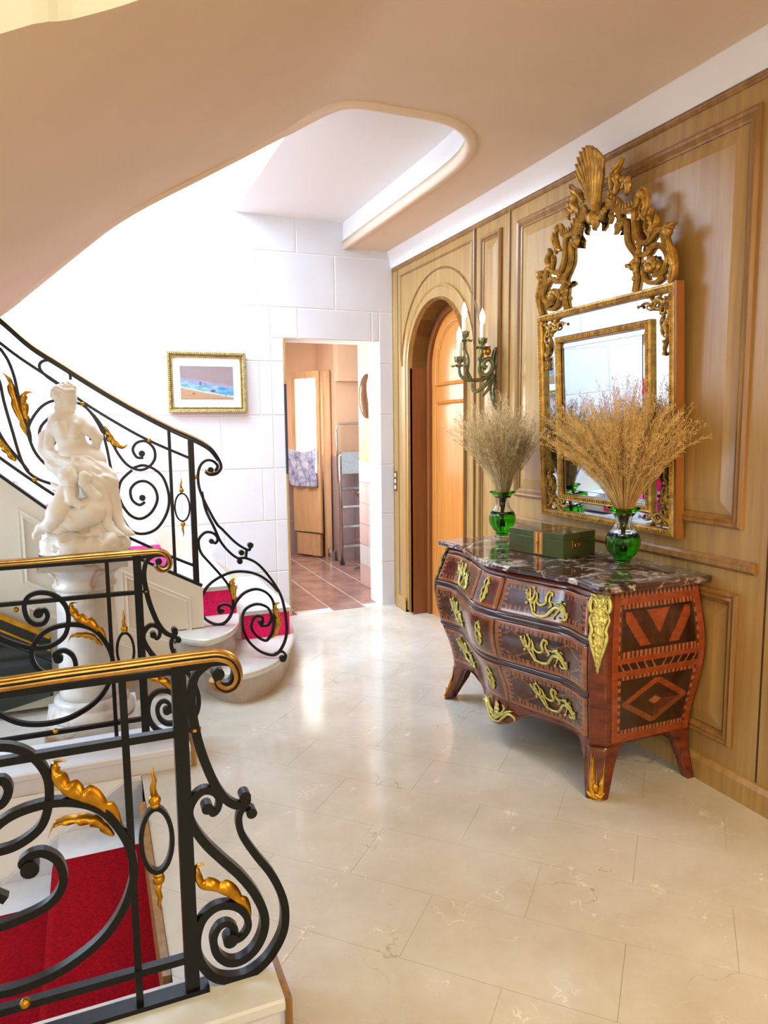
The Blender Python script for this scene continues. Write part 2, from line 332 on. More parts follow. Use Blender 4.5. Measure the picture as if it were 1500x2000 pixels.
RD={'hand':[(-0.212,0.969),(-0.089,0.972),(0.042,0.973),(0.158,0.974),(0.22,0.974),(0.259,0.972),(0.289,0.958),(0.304,0.933),(0.307,0.907),(0.295,0.887),(0.273,0.882),(0.254,0.894),(0.247,0.909)],'volute':[(0.176,0.953),(0.229,0.954),(0.266,0.951),(0.287,0.932),(0.293,0.911),(0.282,0.897),(0.265,0.898),(0.251,0.912),(0.25,0.928),(0.259,0.933)],'scrolls':[[(0.266,0.951),(0.239,0.95),(0.208,0.929),(0.197,0.9),(0.192,0.864),(0.196,0.812),(0.206,0.752),(0.223,0.69),(0.242,0.638),(0.265,0.598),(0.29,0.576),(0.311,0.573),(0.321,0.583),(0.314,0.6)],[(0.33,0.548),(0.318,0.562),(0.303,0.557),(0.296,0.534),(0.303,0.493),(0.335,0.432),(0.374,0.368),(0.4,0.303),(0.408,0.248),(0.399,0.192),(0.364,0.138),(0.319,0.108),(0.274,0.103),(0.227,0.121),(0.197,0.157),(0.181,0.201),(0.18,0.247),(0.195,0.29),(0.224,0.313),(0.255,0.314),(0.286,0.298),(0.306,0.269),(0.31,0.236),(0.293,0.213),(0.267,0.209),(0.249,0.226)],[(0.221,0.586),(0.232,0.566),(0.245,0.576),(0.249,0.602),(0.235,0.624),(0.21,0.631),(0.188,0.615),(0.175,0.585),(0.183,0.546),(0.211,0.493),(0.25,0.441),(0.295,0.384),(0.331,0.323),(0.352,0.261),(0.348,0.211),(0.324,0.17),(0.289,0.151),(0.255,0.157),(0.228,0.188),(0.221,0.23),(0.235,0.258),(0.256,0.263),(0.275,0.245),(0.275,0.223),(0.267,0.207)]],'eyes':[((0.258,0.924),0.018),((0.313,0.596),0.017),((0.328,0.549),0.016),((0.219,0.586),0.017),((0.263,0.217),0.022)],'oval':[(0.099,0.608),(0.092,0.445),(0.052,0.538),(0.14,0.516)],'leafR':[(0.312,0.247),(0.3,0.285),(0.278,0.322),(0.251,0.35),(0.223,0.367),(0.196,0.381),(0.185,0.408),(0.188,0.434),(0.207,0.436)],'leafL1':[(0.013,0.574),(-0.01,0.622),(-0.042,0.658),(-0.073,0.678),(-0.098,0.699),(-0.116,0.728),(-0.119,0.759),(-0.109,0.77),(-0.09,0.768)],'leafL2':[(0.002,0.563),(-0.015,0.589),(-0.034,0.612),(-0.057,0.623),(-0.086,0.628),(-0.112,0.627),(-0.127,0.619),(-0.138,0.593)],'left':[[(-0.246,0.739),(-0.222,0.749),(-0.211,0.722),(-0.228,0.693),(-0.261,0.692),(-0.289,0.72),(-0.299,0.772),(-0.284,0.811),(-0.247,0.827),(-0.199,0.82),(-0.159,0.792),(-0.132,0.74),(-0.132,0.678),(-0.15,0.625),(-0.189,0.595),(-0.232,0.584),(-0.286,0.591),(-0.343,0.615),(-0.399,0.649),(-0.442,0.694)],[(-0.18,0.528),(-0.195,0.544),(-0.176,0.559),(-0.148,0.557),(-0.12,0.527),(-0.114,0.474),(-0.143,0.432),(-0.206,0.41),(-0.279,0.404),(-0.356,0.422),(-0.412,0.462),(-0.454,0.515)],[(-0.233,0.466),(-0.264,0.495),(-0.282,0.539),(-0.28,0.58),(-0.253,0.631),(-0.203,0.664),(-0.129,0.674),(-0.061,0.658),(-0.013,0.622),(0.022,0.561),(0.039,0.502),(0.039,0.445),(0.012,0.373),(-0.036,0.312),(-0.102,0.27),(-0.172,0.246),(-0.259,0.241),(-0.348,0.262),(-0.421,0.313),(-0.464,0.368)]],'eyesL':[((-0.246,0.739),0.02),((-0.18,0.528),0.02)],'s_hand':[(-0.44,2.129),(-0.371,2.069),(-0.256,1.958),(-0.117,1.862),(0.027,1.763),(0.177,1.667),(0.332,1.577),(0.439,1.52),(0.549,1.467),(0.627,1.419),(0.673,1.359),(0.69,1.306),(0.665,1.271),(0.623,1.264),(0.601,1.283)],'s_bars':[[(-0.448,2.007),(-0.396,1.964),(-0.307,1.889),(-0.142,1.767),(-0.028,1.671),(0.13,1.562),(0.3,1.459),(0.511,1.358)],[(-0.487,1.431),(-0.434,1.382),(-0.299,1.266),(-0.177,1.168),(-0.012,1.054),(0.14,0.943),(0.266,0.87),(0.385,0.802),(0.513,0.738)],[(-0.494,1.337),(-0.441,1.282),(-0.334,1.17),(-0.222,1.088),(-0.067,0.985),(0.053,0.903),(0.229,0.785),(0.381,0.702),(0.537,0.615)]],'s_scrolls':[[(0.656,1.277),(0.671,1.306),(0.647,1.334),(0.612,1.34),(0.579,1.317),(0.561,1.269),(0.561,1.198),(0.581,1.127),(0.618,1.042),(0.656,0.968),(0.685,0.936),(0.747,0.865),(0.794,0.825),(0.836,0.803),(0.845,0.827)],[(0.577,1.162),(0.595,1.055),(0.638,0.951),(0.67,0.87),(0.715,0.806),(0.768,0.76),(0.816,0.756),(0.888,0.713),(0.966,0.612),(1.022,0.505),(1.048,0.375),(1.049,0.259),(1.013,0.173),(0.965,0.143),(0.884,0.177),(0.812,0.256),(0.782,0.355),(0.799,0.44),(0.868,0.471),(0.936,0.444),(0.959,0.385),(0.939,0.336),(0.889,0.336)],[(0.824,0.81),(0.816,0.759)],[(0.971,0.146),(1.016,0.159),(1.041,0.13),(1.027,0.095)],[(0.62,0.871),(0.643,0.859),(0.656,0.886),(0.63,0.918),(0.588,0.925),(0.552,0.893),(0.547,0.852),(0.562,0.801),(0.614,0.733),(0.667,0.664),(0.707,0.603),(0.726,0.543),(0.731,0.491),(0.726,0.448)],[(0.538,0.469),(0.548,0.532),(0.582,0.6),(0.639,0.645),(0.724,0.677),(0.809,0.675),(0.887,0.648),(0.952,0.598),(1.002,0.537)],[(0.542,0.475),(0.567,0.415),(0.621,0.376),(0.67,0.374),(0.707,0.406),(0.73,0.455),(0.757,0.507),(0.805,0.549),(0.87,0.563),(0.928,0.539),(0.967,0.489),(0.978,0.428),(0.974,0.368),(0.965,0.302),(0.945,0.259),(0.919,0.24),(0.875,0.266),(0.839,0.317),(0.838,0.362),(0.865,0.397),(0.901,0.39),(0.904,0.354),(0.885,0.349)],[(0.726,0.448),(0.71,0.479),(0.675,0.491),(0.648,0.478),(0.645,0.45),(0.662,0.439)],[(-0.077,1.784),(-0.082,1.821),(-0.117,1.857),(-0.174,1.882),(-0.213,1.871),(-0.22,1.839),(-0.189,1.798),(-0.133,1.756),(-0.095,1.73)],[(-0.022,1.244),(-0.149,1.315),(-0.217,1.339),(-0.262,1.394),(-0.287,1.459),(-0.295,1.523),(-0.269,1.586),(-0.217,1.649),(-0.152,1.676),(-0.059,1.666),(-0.0,1.628),(0.056,1.529),(0.081,1.43),(0.096,1.318),(0.112,1.217),(0.124,1.149)],[(-0.159,1.478),(-0.213,1.403),(-0.239,1.458),(-0.24,1.522),(-0.208,1.57),(-0.157,1.601),(-0.073,1.596),(-0.016,1.53),(0.006,1.464)],[(-0.0,1.628),(0.047,1.568),(0.104,1.463),(0.141,1.384),(0.186,1.324),(0.243,1.297),(0.293,1.312),(0.328,1.357),(0.325,1.414),(0.285,1.454),(0.238,1.447),(0.215,1.41),(0.234,1.368),(0.268,1.364)],[(0.212,1.309),(0.266,1.322),(0.325,1.297),(0.372,1.241),(0.395,1.136),(0.376,1.044),(0.32,0.965),(0.248,0.94),(0.184,0.963),(0.14,1.045),(0.127,1.148),(0.145,1.238),(0.206,1.298)],[(0.13,1.16),(0.148,1.102),(0.188,1.045),(0.241,1.026),(0.297,1.06),(0.331,1.127),(0.32,1.191),(0.278,1.231),(0.229,1.229),(0.193,1.191),(0.198,1.134),(0.234,1.103),(0.265,1.119)],[(-0.398,1.938),(-0.365,1.877),(-0.342,1.795),(-0.329,1.702),(-0.308,1.586),(-0.289,1.512),(-0.287,1.459)],[(-0.439,1.865),(-0.409,1.763),(-0.397,1.67),(-0.369,1.523),(-0.332,1.353),(-0.279,1.276),(-0.174,1.228),(-0.085,1.203)],[(-0.458,1.587),(-0.426,1.503),(-0.393,1.439),(-0.341,1.364),(-0.306,1.309)]],'s_eyes':[((0.631,1.284),0.018),((0.845,0.831),0.018),((0.791,0.791),0.017),((0.779,0.74),0.017),((1.021,0.113),0.02),((0.62,0.871),0.015),((0.665,0.453),0.013),((0.893,0.355),0.017),((0.261,1.387),0.018),((0.252,1.142),0.018)],'s_oval':[(0.466,1.153),(0.461,0.994),(0.42,1.076),(0.508,1.072)],'s_leaves':[[(0.077,1.54),(0.1,1.496),(0.124,1.457),(0.16,1.43),(0.199,1.444)],[(-0.286,1.48),(-0.317,1.586),(-0.347,1.712),(-0.361,1.784),(-0.405,1.823)],[(-0.302,1.523),(-0.311,1.607),(-0.316,1.681),(-0.294,1.721),(-0.25,1.713)],[(-0.36,1.364),(-0.394,1.429),(-0.428,1.482),(-0.45,1.566)],[(0.735,0.491),(0.726,0.543),(0.721,0.609),(0.733,0.636),(0.758,0.64)],[(0.952,0.247),(0.987,0.277),(1.011,0.342),(0.998,0.403),(0.988,0.442),(0.999,0.463),(1.018,0.459)]],'s_posts':[[(0.406,1.52),(0.414,0.693)],[(0.526,1.456),(0.525,0.36)]],'s_balls':[(-0.024,1.658),(0.302,1.459),(-0.28,1.263),(0.546,1.248)]}
# ------------------------------------------------------------------ room shell
XR, YF = 2.36, 5.52
# floor: a bed with diagonal marble slabs
WELL = (-2.6, 0.13, 1.78, 3.17)
g = G()
for (x0, x1, y0, y1) in ((0.13, XR + .3, -2.0, YF), (-2.6, 0.13, 3.17, YF), (-2.6, 0.13, -2.0, 1.78)): g.box(x0, x1, y0, y1, -0.2, -0.0012)
floor = tag(obj('floor', g.data(), 'slab_joint'), kind='structure')
def slabs():
    a, b = 0.30, 0.60; r2 = math.sqrt(.5); k = 0
    regs = ((0.13, XR, -0.2, YF), (-2.6, 0.13, 3.17, YF))
    for i in range(-4, 30):
        for j in range(-12, 14):
            p0 = i * a - 0.05; q0 = j * b + (0.3 if i % 2 else 0) + 0.10
            gp = 0.0006
            quad = []
            for (p, q) in ((p0+gp, q0+gp), (p0+a-gp, q0+gp), (p0+a-gp, q0+b-gp), (p0+gp, q0+b-gp)):
                quad.append(((p - q)*r2, (p + q)*r2))
            for reg in regs:
                c = clip_rect(quad, *reg)
                if len(c) > 2 and area2(c) > 0.004:
                    dz = random.uniform(-.0004, .0004)
                    gg = G().prism(c, -0.02, 0.0 + dz, XY)
                    o = obj('floor_slab', gg.data(), 'slab', floor)
                    k += 1
slabs()

# ceiling: flat, sloping into the underside of the winding stair
def zs(x):
    d = max(0.0, 1.05 - x); return 2.93 - .66*(math.sqrt(d*d + .04) - .2)
FAR = [(-1.4, 4.14), (-.9, 4.15), (-.6, 4.16), (-.394, 4.155), (-.258, 4.03), (-.129, 3.89), (.03, 3.72), (.15, 3.62), (.332, 3.59), (.579, 3.62), (.777, 3.60), (.936, 3.49), (1.013, 3.36), (1.07, 3.23), (1.12, 3.155), (1.20, 3.125), (1.375, 3.122), (1.55, 3.125), (1.66, 3.155), (1.771, 3.235), (1.85, 3.35), (1.90, 3.49), (1.925, 3.65), (1.937, 3.9)]
NEAR = [(-1.4, 1.45), (-.6, 1.56), (-.117, 1.641), (.013, 1.709), (.151, 1.757), (.3, 1.77), (.42, 1.72), (.52, 1.6), (.575, 1.4), (.6, 1.0)]
def interp(T, x):
    for (a, b), (c, d) in zip(T, T[1:]):
        if x <= c: return b + (d-b)*(max(x, a)-a)/(c-a)
    return T[-1][1]
FARs = [tuple(p) for p in cr(FAR, 4)]
NEARs = [tuple(p) for p in cr(NEAR, 4)]
xs = sorted(set([round(p[0], 4) for p in FARs + NEARs] + [1.9375]))
cols = []
for x in xs: cols.append((x, interp(NEARs, x) if x < .6 else -2.0, interp(FARs, x)))
cols += [(1.9385, -2.0, YF), (2.1, -2.0, YF), (XR, -2.0, YF)]
vs, fs = [], []
NJ = 10
for (x, y0, y1) in cols:
    for j in range(NJ+1): vs.append((x, y0 + (y1-y0)*j/NJ, zs(x)))
nb = len(vs)
for (x, y0, y1) in cols:
    for j in range(NJ+1): vs.append((x, y0 + (y1-y0)*j/NJ, zs(x) + .24))
W1 = NJ + 1; nc = len(cols)
for i in range(nc-1):
    for j in range(NJ):
        fs.append((i*W1+j, i*W1+j+1, (i+1)*W1+j+1, (i+1)*W1+j))
        fs.append((nb+i*W1+j, nb+(i+1)*W1+j, nb+(i+1)*W1+j+1, nb+i*W1+j+1))
    for j in (0, NJ):
        fs.append((i*W1+j, (i+1)*W1+j, nb+(i+1)*W1+j, nb+i*W1+j))
for i in (0, nc-1):
    for j in range(NJ): fs.append((i*W1+j, i*W1+j+1, nb+i*W1+j+1, nb+i*W1+j))
ceiling = tag(obj('ceiling', (vs, fs), 'peach_plaster', smooth=False), kind='structure')
ceiling.data.materials.append(M['plaster'])
for p in ceiling.data.polygons:
    if abs(p.normal.z) < .3: p.material_index = 1
# moulded lip round the stair opening
path = [(x, y, zs(x)) for x, y in FARs] + [(1.937, 4.4, 2.93), (1.937, YF, 2.93)]
R = []
for i, p in enumerate(path):
    a = Vector(path[max(i-1, 0)]); b = Vector(path[min(i+1, len(path)-1)]); t = b - a; t.z = 0; t.normalize()
    nrm = Vector((t.y, -t.x, 0)); p = Vector(p)
    w = 0.055 + 0.10*max(0, min(1, (0.3 - p.x)/0.8))
    R.append([p + nrm*w + Vector((0, 0, .002)), p + nrm*(w-.006) + Vector((0, 0, -.010)), p + nrm*.012 + Vector((0, 0, -.016)), p - nrm*.008 + Vector((0, 0, -.010)), p - nrm*.008 + Vector((0, 0, .05)), p + nrm*w*.5 + Vector((0, 0, .03))])
tag(obj('trim_1', G().rings(R).data(), 'soffit_lip', smooth=True), kind='structure')
# landing slab above the recess, upper room
tag(obj('ceiling_recess', G().box(1.09, XR+.3, 2.6, YF+.3, 3.12, 3.34).data(), 'plaster'), kind='structure')
g = G().box(XR, XR+.3, -2.0, YF+.3, 3.17, 6.2).box(1.3, 1.36, -2.0, YF, 3.34, 6.2)
tag(obj('wall_upper_right', G().box(1.36, 1.42, -2.0, YF, 3.34, 6.2).data(), 'plaster'), kind='structure')
tag(obj('wall_upper_near', G().box(-2.6, 1.4, 2.1, 2.2, 3.25, 6.2).data(), 'plaster'), kind='structure')
tag(obj('ceiling_upper', G().box(-2.6, 1.5, 2.0, YF+.3, 6.2, 6.3).data(), 'plaster'), kind='structure')
tag(obj('ceiling_yellow', G().box(-2.6, 0.75, -2.0, 2.2, 3.55, 3.65).data(), 'yellow'), kind='structure')
tag(obj('wall_yellow', G().box(0.62, 0.72, -2.0, 2.1, 3.16, 3.55).data(), 'yellow'), kind='structure')
# cornice band between panelling and ceiling
prof = [(XR, 2.800), (XR-.012, 2.800), (XR-.045, 2.925), (XR-.045, 2.935), (XR, 2.935)]
g = G().prism(prof, -2.0, YF, lambda a, b, d: (a, d, b))
tag(obj('trim_2', g.data(), 'plaster'), kind='structure')
# left wall with a window opening and wall behind the camera
g = G().box(-2.75, -2.6, -2.0, 2.9, -1.8, 3.5).box(-2.75, -2.6, 2.9, 5.9, -1.8, 1.0).box(-2.75, -2.6, 2.9, 5.9, 2.9, 3.2).box(-2.75, -2.6, 2.9, 3.5, 3.2, 6.3).box(-2.75, -2.6, 5.7, 5.9, 3.2, 6.3).box(-2.75, -2.6, 3.5, 5.7, 5.4, 6.3).box(-2.75, -2.6, 2.9, 3.2, 1.0, 2.9).box(-2.75, -2.6, 4.6, 5.9, 1.0, 2.9).box(-2.75, -2.6, -2, 2.9, 3.5, 6.3)
tag(obj('wall_left', g.data(), 'plaster'), kind='structure')
tag(obj('wall_behind', G().box(-2.7, XR+.3, -2.2, -2.0, -1.8, 3.65).data(), 'plaster'), kind='structure')

# far wall of dressed stone blocks with white joints
DX0, DX1, DZ = 1.432, 2.235, 2.212
g = G()
g.box(-2.6, DX0, YF+.006, YF+.26, -.2, 3.6).box(DX1, XR+.25, YF+.006, YF+.26, -.2, 3.6).box(DX0, DX1, YF+.006, YF+.26, DZ, 3.6).box(-2.6, 1.5, YF+.006, YF+.26, 3.6, 6.2)
wall_back = tag(obj('wall_back', g.data(), 'joint'), kind='structure')
HC = .4139
def block(x0, x1, z0, z1, x_off=0):
    j = .0045
    if x1-x0 < .03 or z1-z0 < .03: return
    gg = G(); a, b, c, d = x0+j, x1-j, z0+j, z1-j; e = .0025
    gg.add([(a, YF+.012, c), (b, YF+.012, c), (b, YF+.012, d), (a, YF+.012, d), (a, YF+e, c), (b, YF+e, c), (b, YF+e, d), (a, YF+e, d), (a+e, YF, c+e), (b-e, YF, c+e), (b-e, YF, d-e), (a+e, YF, d-e)],
           [(8, 9, 10, 11), (4, 5, 9, 8), (5, 6, 10, 9), (6, 7, 11, 10), (7, 4, 8, 11), (0, 1, 5, 4), (1, 2, 6, 5), (2, 3, 7, 6), (3, 0, 4, 7)])
    obj('stone_block', gg.data(), 'stone', wall_back)
for n in range(0, 15):
    z0 = -.037 + n*HC; z1 = z0 + HC
    ph = 1.55 if n % 2 else 1.24
    if n in (7,): ph = 1.55
    xk = ph - .62*8
    while xk < XR:
        a, b = max(xk, -2.6), min(xk+.62, XR if z1 < 3.4 else 1.36); xk += .62
        if b <= a: continue
        # cut out the doorway and its narrow stone margin
        if z0 < DZ - .02:
            top = min(z1, DZ)
            segs = []
            if a < 1.335: segs.append((a, min(b, 1.335)))
            if b > DX1: segs.append((max(a, DX1), b))
            for (p, q) in segs: block(p, q, z0, z1 if z1 <= DZ+.001 else z1)
            if z1 > DZ and b > 1.335 and a < DX1: block(max(a, 1.335), min(b, DX1), DZ, z1)
        else: block(a, b, z0, z1)
for n in range(0, 6):
    z0 = -.037 + n*HC
    block(1.335, DX0, max(z0, 0), min(z0+HC, DZ))
# oak casing on the left of the doorway
t = tag(obj('trim_3', G().box(DX0, DX0+.012, YF-.006, YF+.25, 0, DZ).box(DX0+.012, DX0+.045, YF+.16, YF+.25, 0, DZ).data(), 'oak'), kind='structure')
obj('dark_strip', G().box(DX0-.004, DX0+.013, YF-.010, YF-.004, 1.16, 1.86).data(), 'dark_line', t)

# kitchen beyond the doorway
KY = 8.35
kf = tag(obj('floor_kitchen', G().box(1.2, 4.2, YF+.006, KY+.1, -.2, -.0022).data(), 'grout'), kind='structure')
TS = .3
for i in range(10):
    for j in range(10):
        x0 = 1.2 + i*TS; y0 = YF + .27 - .3 + j*TS + (.15 if i % 2 else 0)
        if x0 > 3.6: continue
        if y0 < YF + .012: y0 = YF + .012 if y0 + TS > YF + .03 else 99
        if y0 > KY - .03: continue
        obj('floor_tile', G().box(x0+.005, x0+TS-.005, y0+.005, min((YF + .27 - .3 + j*TS + (.15 if i % 2 else 0))+TS-.005, KY), -.01, random.uniform(-.0006, 0)).data(), 'kit_floor', kf)
kb = tag(obj('wall_kitchen_far', G().box(1.2, 2.63, KY, KY+.15, 0, 3.0).box(2.56, 4.2, 7.62, 7.72, 0, 3.0).box(2.56, 2.62, 7.73, KY-.01, 0, 3.0).data(), 'kitchen_wall'), kind='structure')
tag(obj('wall_kitchen_left', G().box(1.2, 1.32, YF+.26, KY, 0, 3.0).data(), 'kitchen_wall'), kind='structure')
tag(obj('ceiling_kitchen', G().box(1.2, 4.2, YF+.26, KY+.1, 2.75, 2.85).data(), 'plaster'), kind='structure')
kr = tag(obj('wall_kitchen_right', G().box(2.38, 2.55, YF+.26, 6.42, 0, 2.75).data(), 'kitchen_wall'), kind='structure')
tag(obj('wall_kitchen_side', G().box(4.2, 4.3, YF+.26, KY, 0, 3.0).data(), 'kitchen_wall'), kind='structure')
def tilewall(parent, m, org, ux, n, rows, s=.2, name='wall_tile', nrm=(0, -1, 0)):
    for i in range(n):
        for j in range(rows):
            o = Vector(org) + Vector(ux)*(i*s); nn = Vector(nrm)*.006; e = Vector(ux)
            a, b = o + e*.003, o + e*(s-.003); z0, z1 = j*s+.003, (j+1)*s-.003
            vs = []
            for q in (Vector((0, 0, 0)), nn):
                for p, z in ((a, z0), (b, z0), (b, z1), (a, z1)): vs.append(p + q + Vector((0, 0, z)))
            mm = m[j] if isinstance(m, list) else m
            obj(name, (vs, [(0, 1, 2, 3), (4, 7, 6, 5), (0, 4, 5, 1), (1, 5, 6, 2), (2, 6, 7, 3), (3, 7, 4, 0)]), mm, parent)
tilewall(kb, 'kit_tile', (1.75, KY, 0), (1, 0, 0), 4, 6)
tilewall(kb, 'kit_tile', (2.56, 7.62, 0), (1, 0, 0), 4, 6)
tilewall(kb, 'kit_tile', (2.56, 8.22, 0), (0, -1, 0), 3, 6, nrm=(-1, 0, 0))
tilewall(kr, ['kit_tile_white', 'stone', 'kit_tile_white', 'kit_tile_white', 'kit_tile_white', 'stone', 'stone'], (2.38, 6.42, 0), (0, -1, 0), 3, 6, nrm=(-1, 0, 0))
tag(obj('trim_4', G().box(2.53, 3.7, 7.45, 7.62, 2.02, 2.75).data(), 'kitchen_wall'), kind='structure')

# ------------------------------------------------------------------ panelled right wall
wr = tag(obj('wall_right', G().box(XR, XR+.25, -2.0, 4.2595, 0, 2.80).box(XR, XR+.25, 5.1505, YF+.02, 0, 2.80).box(XR+.25, XR+.3, 4.0, 5.3, 0, 2.85).data(), 'oak'), kind='structure')
AC, AR, AZ = 4.705, .445, 1.972       # arch centre y, radius, spring height
def arch_pts(r, n=28, z0=None, cz=AZ):
    pts = []
    if z0 is not None: pts.append((AC - r, z0))
    for i in range(n+1):
        a = math.pi - math.pi*i/n; pts.append((AC + r*math.cos(a), cz + r*math.sin(a)))
    if z0 is not None: pts.append((AC + r, z0))
    return pts
# spandrel over the arch
top = arch_pts(AR)
g = G()
for (a, b), (c, d) in zip(top, top[1:]):
    g.add([(XR, a, b), (XR, c, d), (XR, c, 2.80), (XR, a, 2.80), (XR+.25, a, b), (XR+.25, c, d), (XR+.25, c, 2.80), (XR+.25, a, 2.80)], [(0, 1, 2, 3), (4, 7, 6, 5), (0, 4, 5, 1)])
obj('arch_spandrel', g.data(), 'oak', wr)
YZ = lambda a, b, d: (XR - d, a, b)      # depth is towards the room
def mould(name, loop, w, h, m='oak_dark', parent=wr, base=0.0, closed=True, smooth=0, prof=None):
    """raised moulding along a path in the wall plane"""
    pr = prof or [(-.5, 0), (-.5, .5), (-.28, 1.0), (-.05, .75), (.12, .95), (.34, .45), (.5, .3), (.5, 0)]
    g = G(); n = len(loop); R = []
    C = [np.array(p, float) for p in loop]
    for i, c in enumerate(C):
        if closed or 0 < i < n-1:
            p, q = C[(i-1) % n], C[(i+1) % n]
            t1 = (c-p)/np.linalg.norm(c-p); t2 = (q-c)/np.linalg.norm(q-c)
            n1 = np.array([-t1[1], t1[0]]); n2 = np.array([-t2[1], t2[0]]); m_ = n1+n2; m_ /= np.linalg.norm(m_); k = 1/max(.3, m_@n1)
        else:
            q = C[1]-C[0] if i == 0 else C[-1]-C[-2]; q /= np.linalg.norm(q); m_ = np.array([-q[1], q[0]]); k = 1
        R.append([YZ(c[0] + m_[0]*a*w*k, c[1] + m_[1]*a*w*k, base + b*h) for a, b in pr])
    g.rings(R, loop=closed)
    return obj(name, g.data(), m, parent)
def panel(y0, y1, z0, z1, w=.05, field=True):
    """y0<y1; fielded panel: mitred moulding plus raised field"""
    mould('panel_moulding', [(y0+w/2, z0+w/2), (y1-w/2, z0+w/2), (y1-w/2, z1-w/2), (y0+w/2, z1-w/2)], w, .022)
    f = .055 if field else 0
    a, b, c, d = y0+w+.004, y1-w-.004, z0+w+.004, z1-w-.004
    vs = [YZ(p, q, .003) for p, q in ((a, c), (b, c), (b, d), (a, d))] + [YZ(p, q, .012) for p, q in ((a+f, c+f), (b-f, c+f), (b-f, d-f), (a+f, d-f))]
    obj('wall_panel', (vs, [(4, 5, 6, 7), (0, 1, 5, 4), (1, 2, 6, 5), (2, 3, 7, 6), (3, 0, 4, 7)]), 'oak', wr)
panel(2.03, 3.66, 1.10, 2.69, .05)
panel(2.03, 3.66, .20, .84, .05)
panel(3.83, 4.08, .16, 2.70, .035, field=True)
panel(.35, 1.80, 1.10, 2.69, .05)
panel(.35, 1.80, .20, .84, .05)
for y in (1.913, 3.76, 4.15, 5.42): obj('vertical_joint', G().box(XR-.001, XR+.004, y-.004, y+.004, .1, 2.80).data(), 'groove', wr)
for (y, w) in ((3.745, .016), (4.165, .016)): obj('vertical_bead', G().prism([(y-w/2, 0), (y-w/3, .010), (y, .013), (y+w/3, .010), (y+w/2, 0)], .1, 2.80, lambda a, b, d: (XR-b, a, d)).data(), 'oak_dark', wr)
pr = [(-.5, 0), (-.5, .3), (-.3, .55), (-.2, 1), (.15, 1), (.25, .7), (.5, .4), (.5, 0)]
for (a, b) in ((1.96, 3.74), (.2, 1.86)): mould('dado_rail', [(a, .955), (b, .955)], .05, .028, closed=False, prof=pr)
for (a, b, n) in ((-2.0, 4.17, 1), (5.24, 5.46, 2)):
    tag(obj('baseboard_right_%d' % n if n > 1 else 'baseboard_right', G().prism([(0, 0), (.022, 0), (.022, .085), (.012, .105), (0, .108)], a, b, lambda p, q, d: (XR-p, d, q)).data(), 'oak'), kind='structure')
mould('cornice_moulding', [(-2.0, 2.785), (5.5, 2.785)], .03, .016, closed=False)
# arch: wide archivolt, inner roll, outer thin line, jamb mouldings
band = [(-.5, 0), (-.5, .8), (-.42, 1), (-.3, .55), (.3, .45), (.38, .9), (.5, .7), (.5, 0)]
mould('archivolt', arch_pts(AR+.055, z0=.02), .11, .022, 'oak', closed=False, prof=band)
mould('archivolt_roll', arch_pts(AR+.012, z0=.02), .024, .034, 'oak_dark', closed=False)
mould('outer_arch_bead', arch_pts(AR+.19, n=40, cz=2.0), .014, .010, 'oak_dark', closed=False)
mould('spandrel_bead', [(4.20, 2.05), (4.20, 2.71), (5.36, 2.71), (5.36, 2.05)], .016, .008, 'oak_dark', closed=False)
for y in (4.205, 5.285): obj('plinth_block', G().box(XR-.03, XR, y-.045, y+.045, 0, .12).data(), 'oak', wr)
# reveal and arched door
rv = arch_pts(AR, z0=0)
g = G()
for (a, b), (c, d) in zip(rv, rv[1:]):
    g.add([(XR, a, b), (XR, c, d), (XR+.2, c, d), (XR+.2, a, b), (XR, a + (a-AC)*.02, b), (XR, c+(c-AC)*.02, d), (XR+.2, c+(c-AC)*.02, d), (XR+.2, a+(a-AC)*.02, b)], [(0, 1, 2, 3), (4, 7, 6, 5)])
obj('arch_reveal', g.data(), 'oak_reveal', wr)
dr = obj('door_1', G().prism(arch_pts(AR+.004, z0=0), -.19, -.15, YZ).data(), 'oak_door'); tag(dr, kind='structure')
def dmould(name, loop, w, h, closed=True, m='oak_door', base=-.15, parent=dr): return mould(name, loop, w, h, m, parent, base, closed)
dmould('door_panel_moulding', [(AC-.30, .14), (AC+.30, .14), (AC+.30, 1.70), (AC-.30, 1.70)], .03, .016)
ar = [(AC + .30*math.cos(math.pi*i/20), AZ-.02 + .33*math.sin(math.pi*i/20)) for i in range(21)]
dmould('door_panel_moulding', [(AC-.30, 1.84), (AC+.30, 1.84)] + ar, .03, .016)
obj('door_panel', G().box(XR+.136, XR+.15, AC-.27, AC+.27, .17, 1.67).data(), 'oak_door', dr)
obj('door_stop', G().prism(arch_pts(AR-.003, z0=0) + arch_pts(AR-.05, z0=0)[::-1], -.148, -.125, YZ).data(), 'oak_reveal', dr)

# ------------------------------------------------------------------ kerbs, basement stair
def kerb(name, x0, x1, y0, y1, h):
    g = G()
    pr = [(y0+.012, -.3 if False else 0), (y0+.012, h-.035), (y0, h-.028), (y0, h-.006), (y0+.006, h), (y1-.006, h), (y1, h-.006), (y1, -.01)]
    g.prism(pr, x0, x1, lambda a, b, d: (d, a, b))
    return tag(obj(name, g.data(), 'stone'), kind='structure')
k1 = kerb('trim_5', -2.6, .375, 1.60, 1.775, .10)
obj('kerb_end', G().box(.375, .393, 1.60, 1.775, 0, .1).data(), 'oak_dark', k1)
k2 = kerb('trim_6', -2.6, .345, 3.175, 3.47, .10)
obj('kerb_end', G().box(.345, .368, 3.175, 3.47, 0, .085).data(), 'oak_dark', k2)
w = tag(obj('wall_stairwell_far', G().box(-2.6, .127, 3.162, 3.169, -2.0, .006).data(), 'plaster'), kind='structure')
tag(obj('wall_stairwell_near', G().box(-2.6, .13, 1.72, 1.775, -2.0, -.006).data(), 'plaster'), kind='structure')
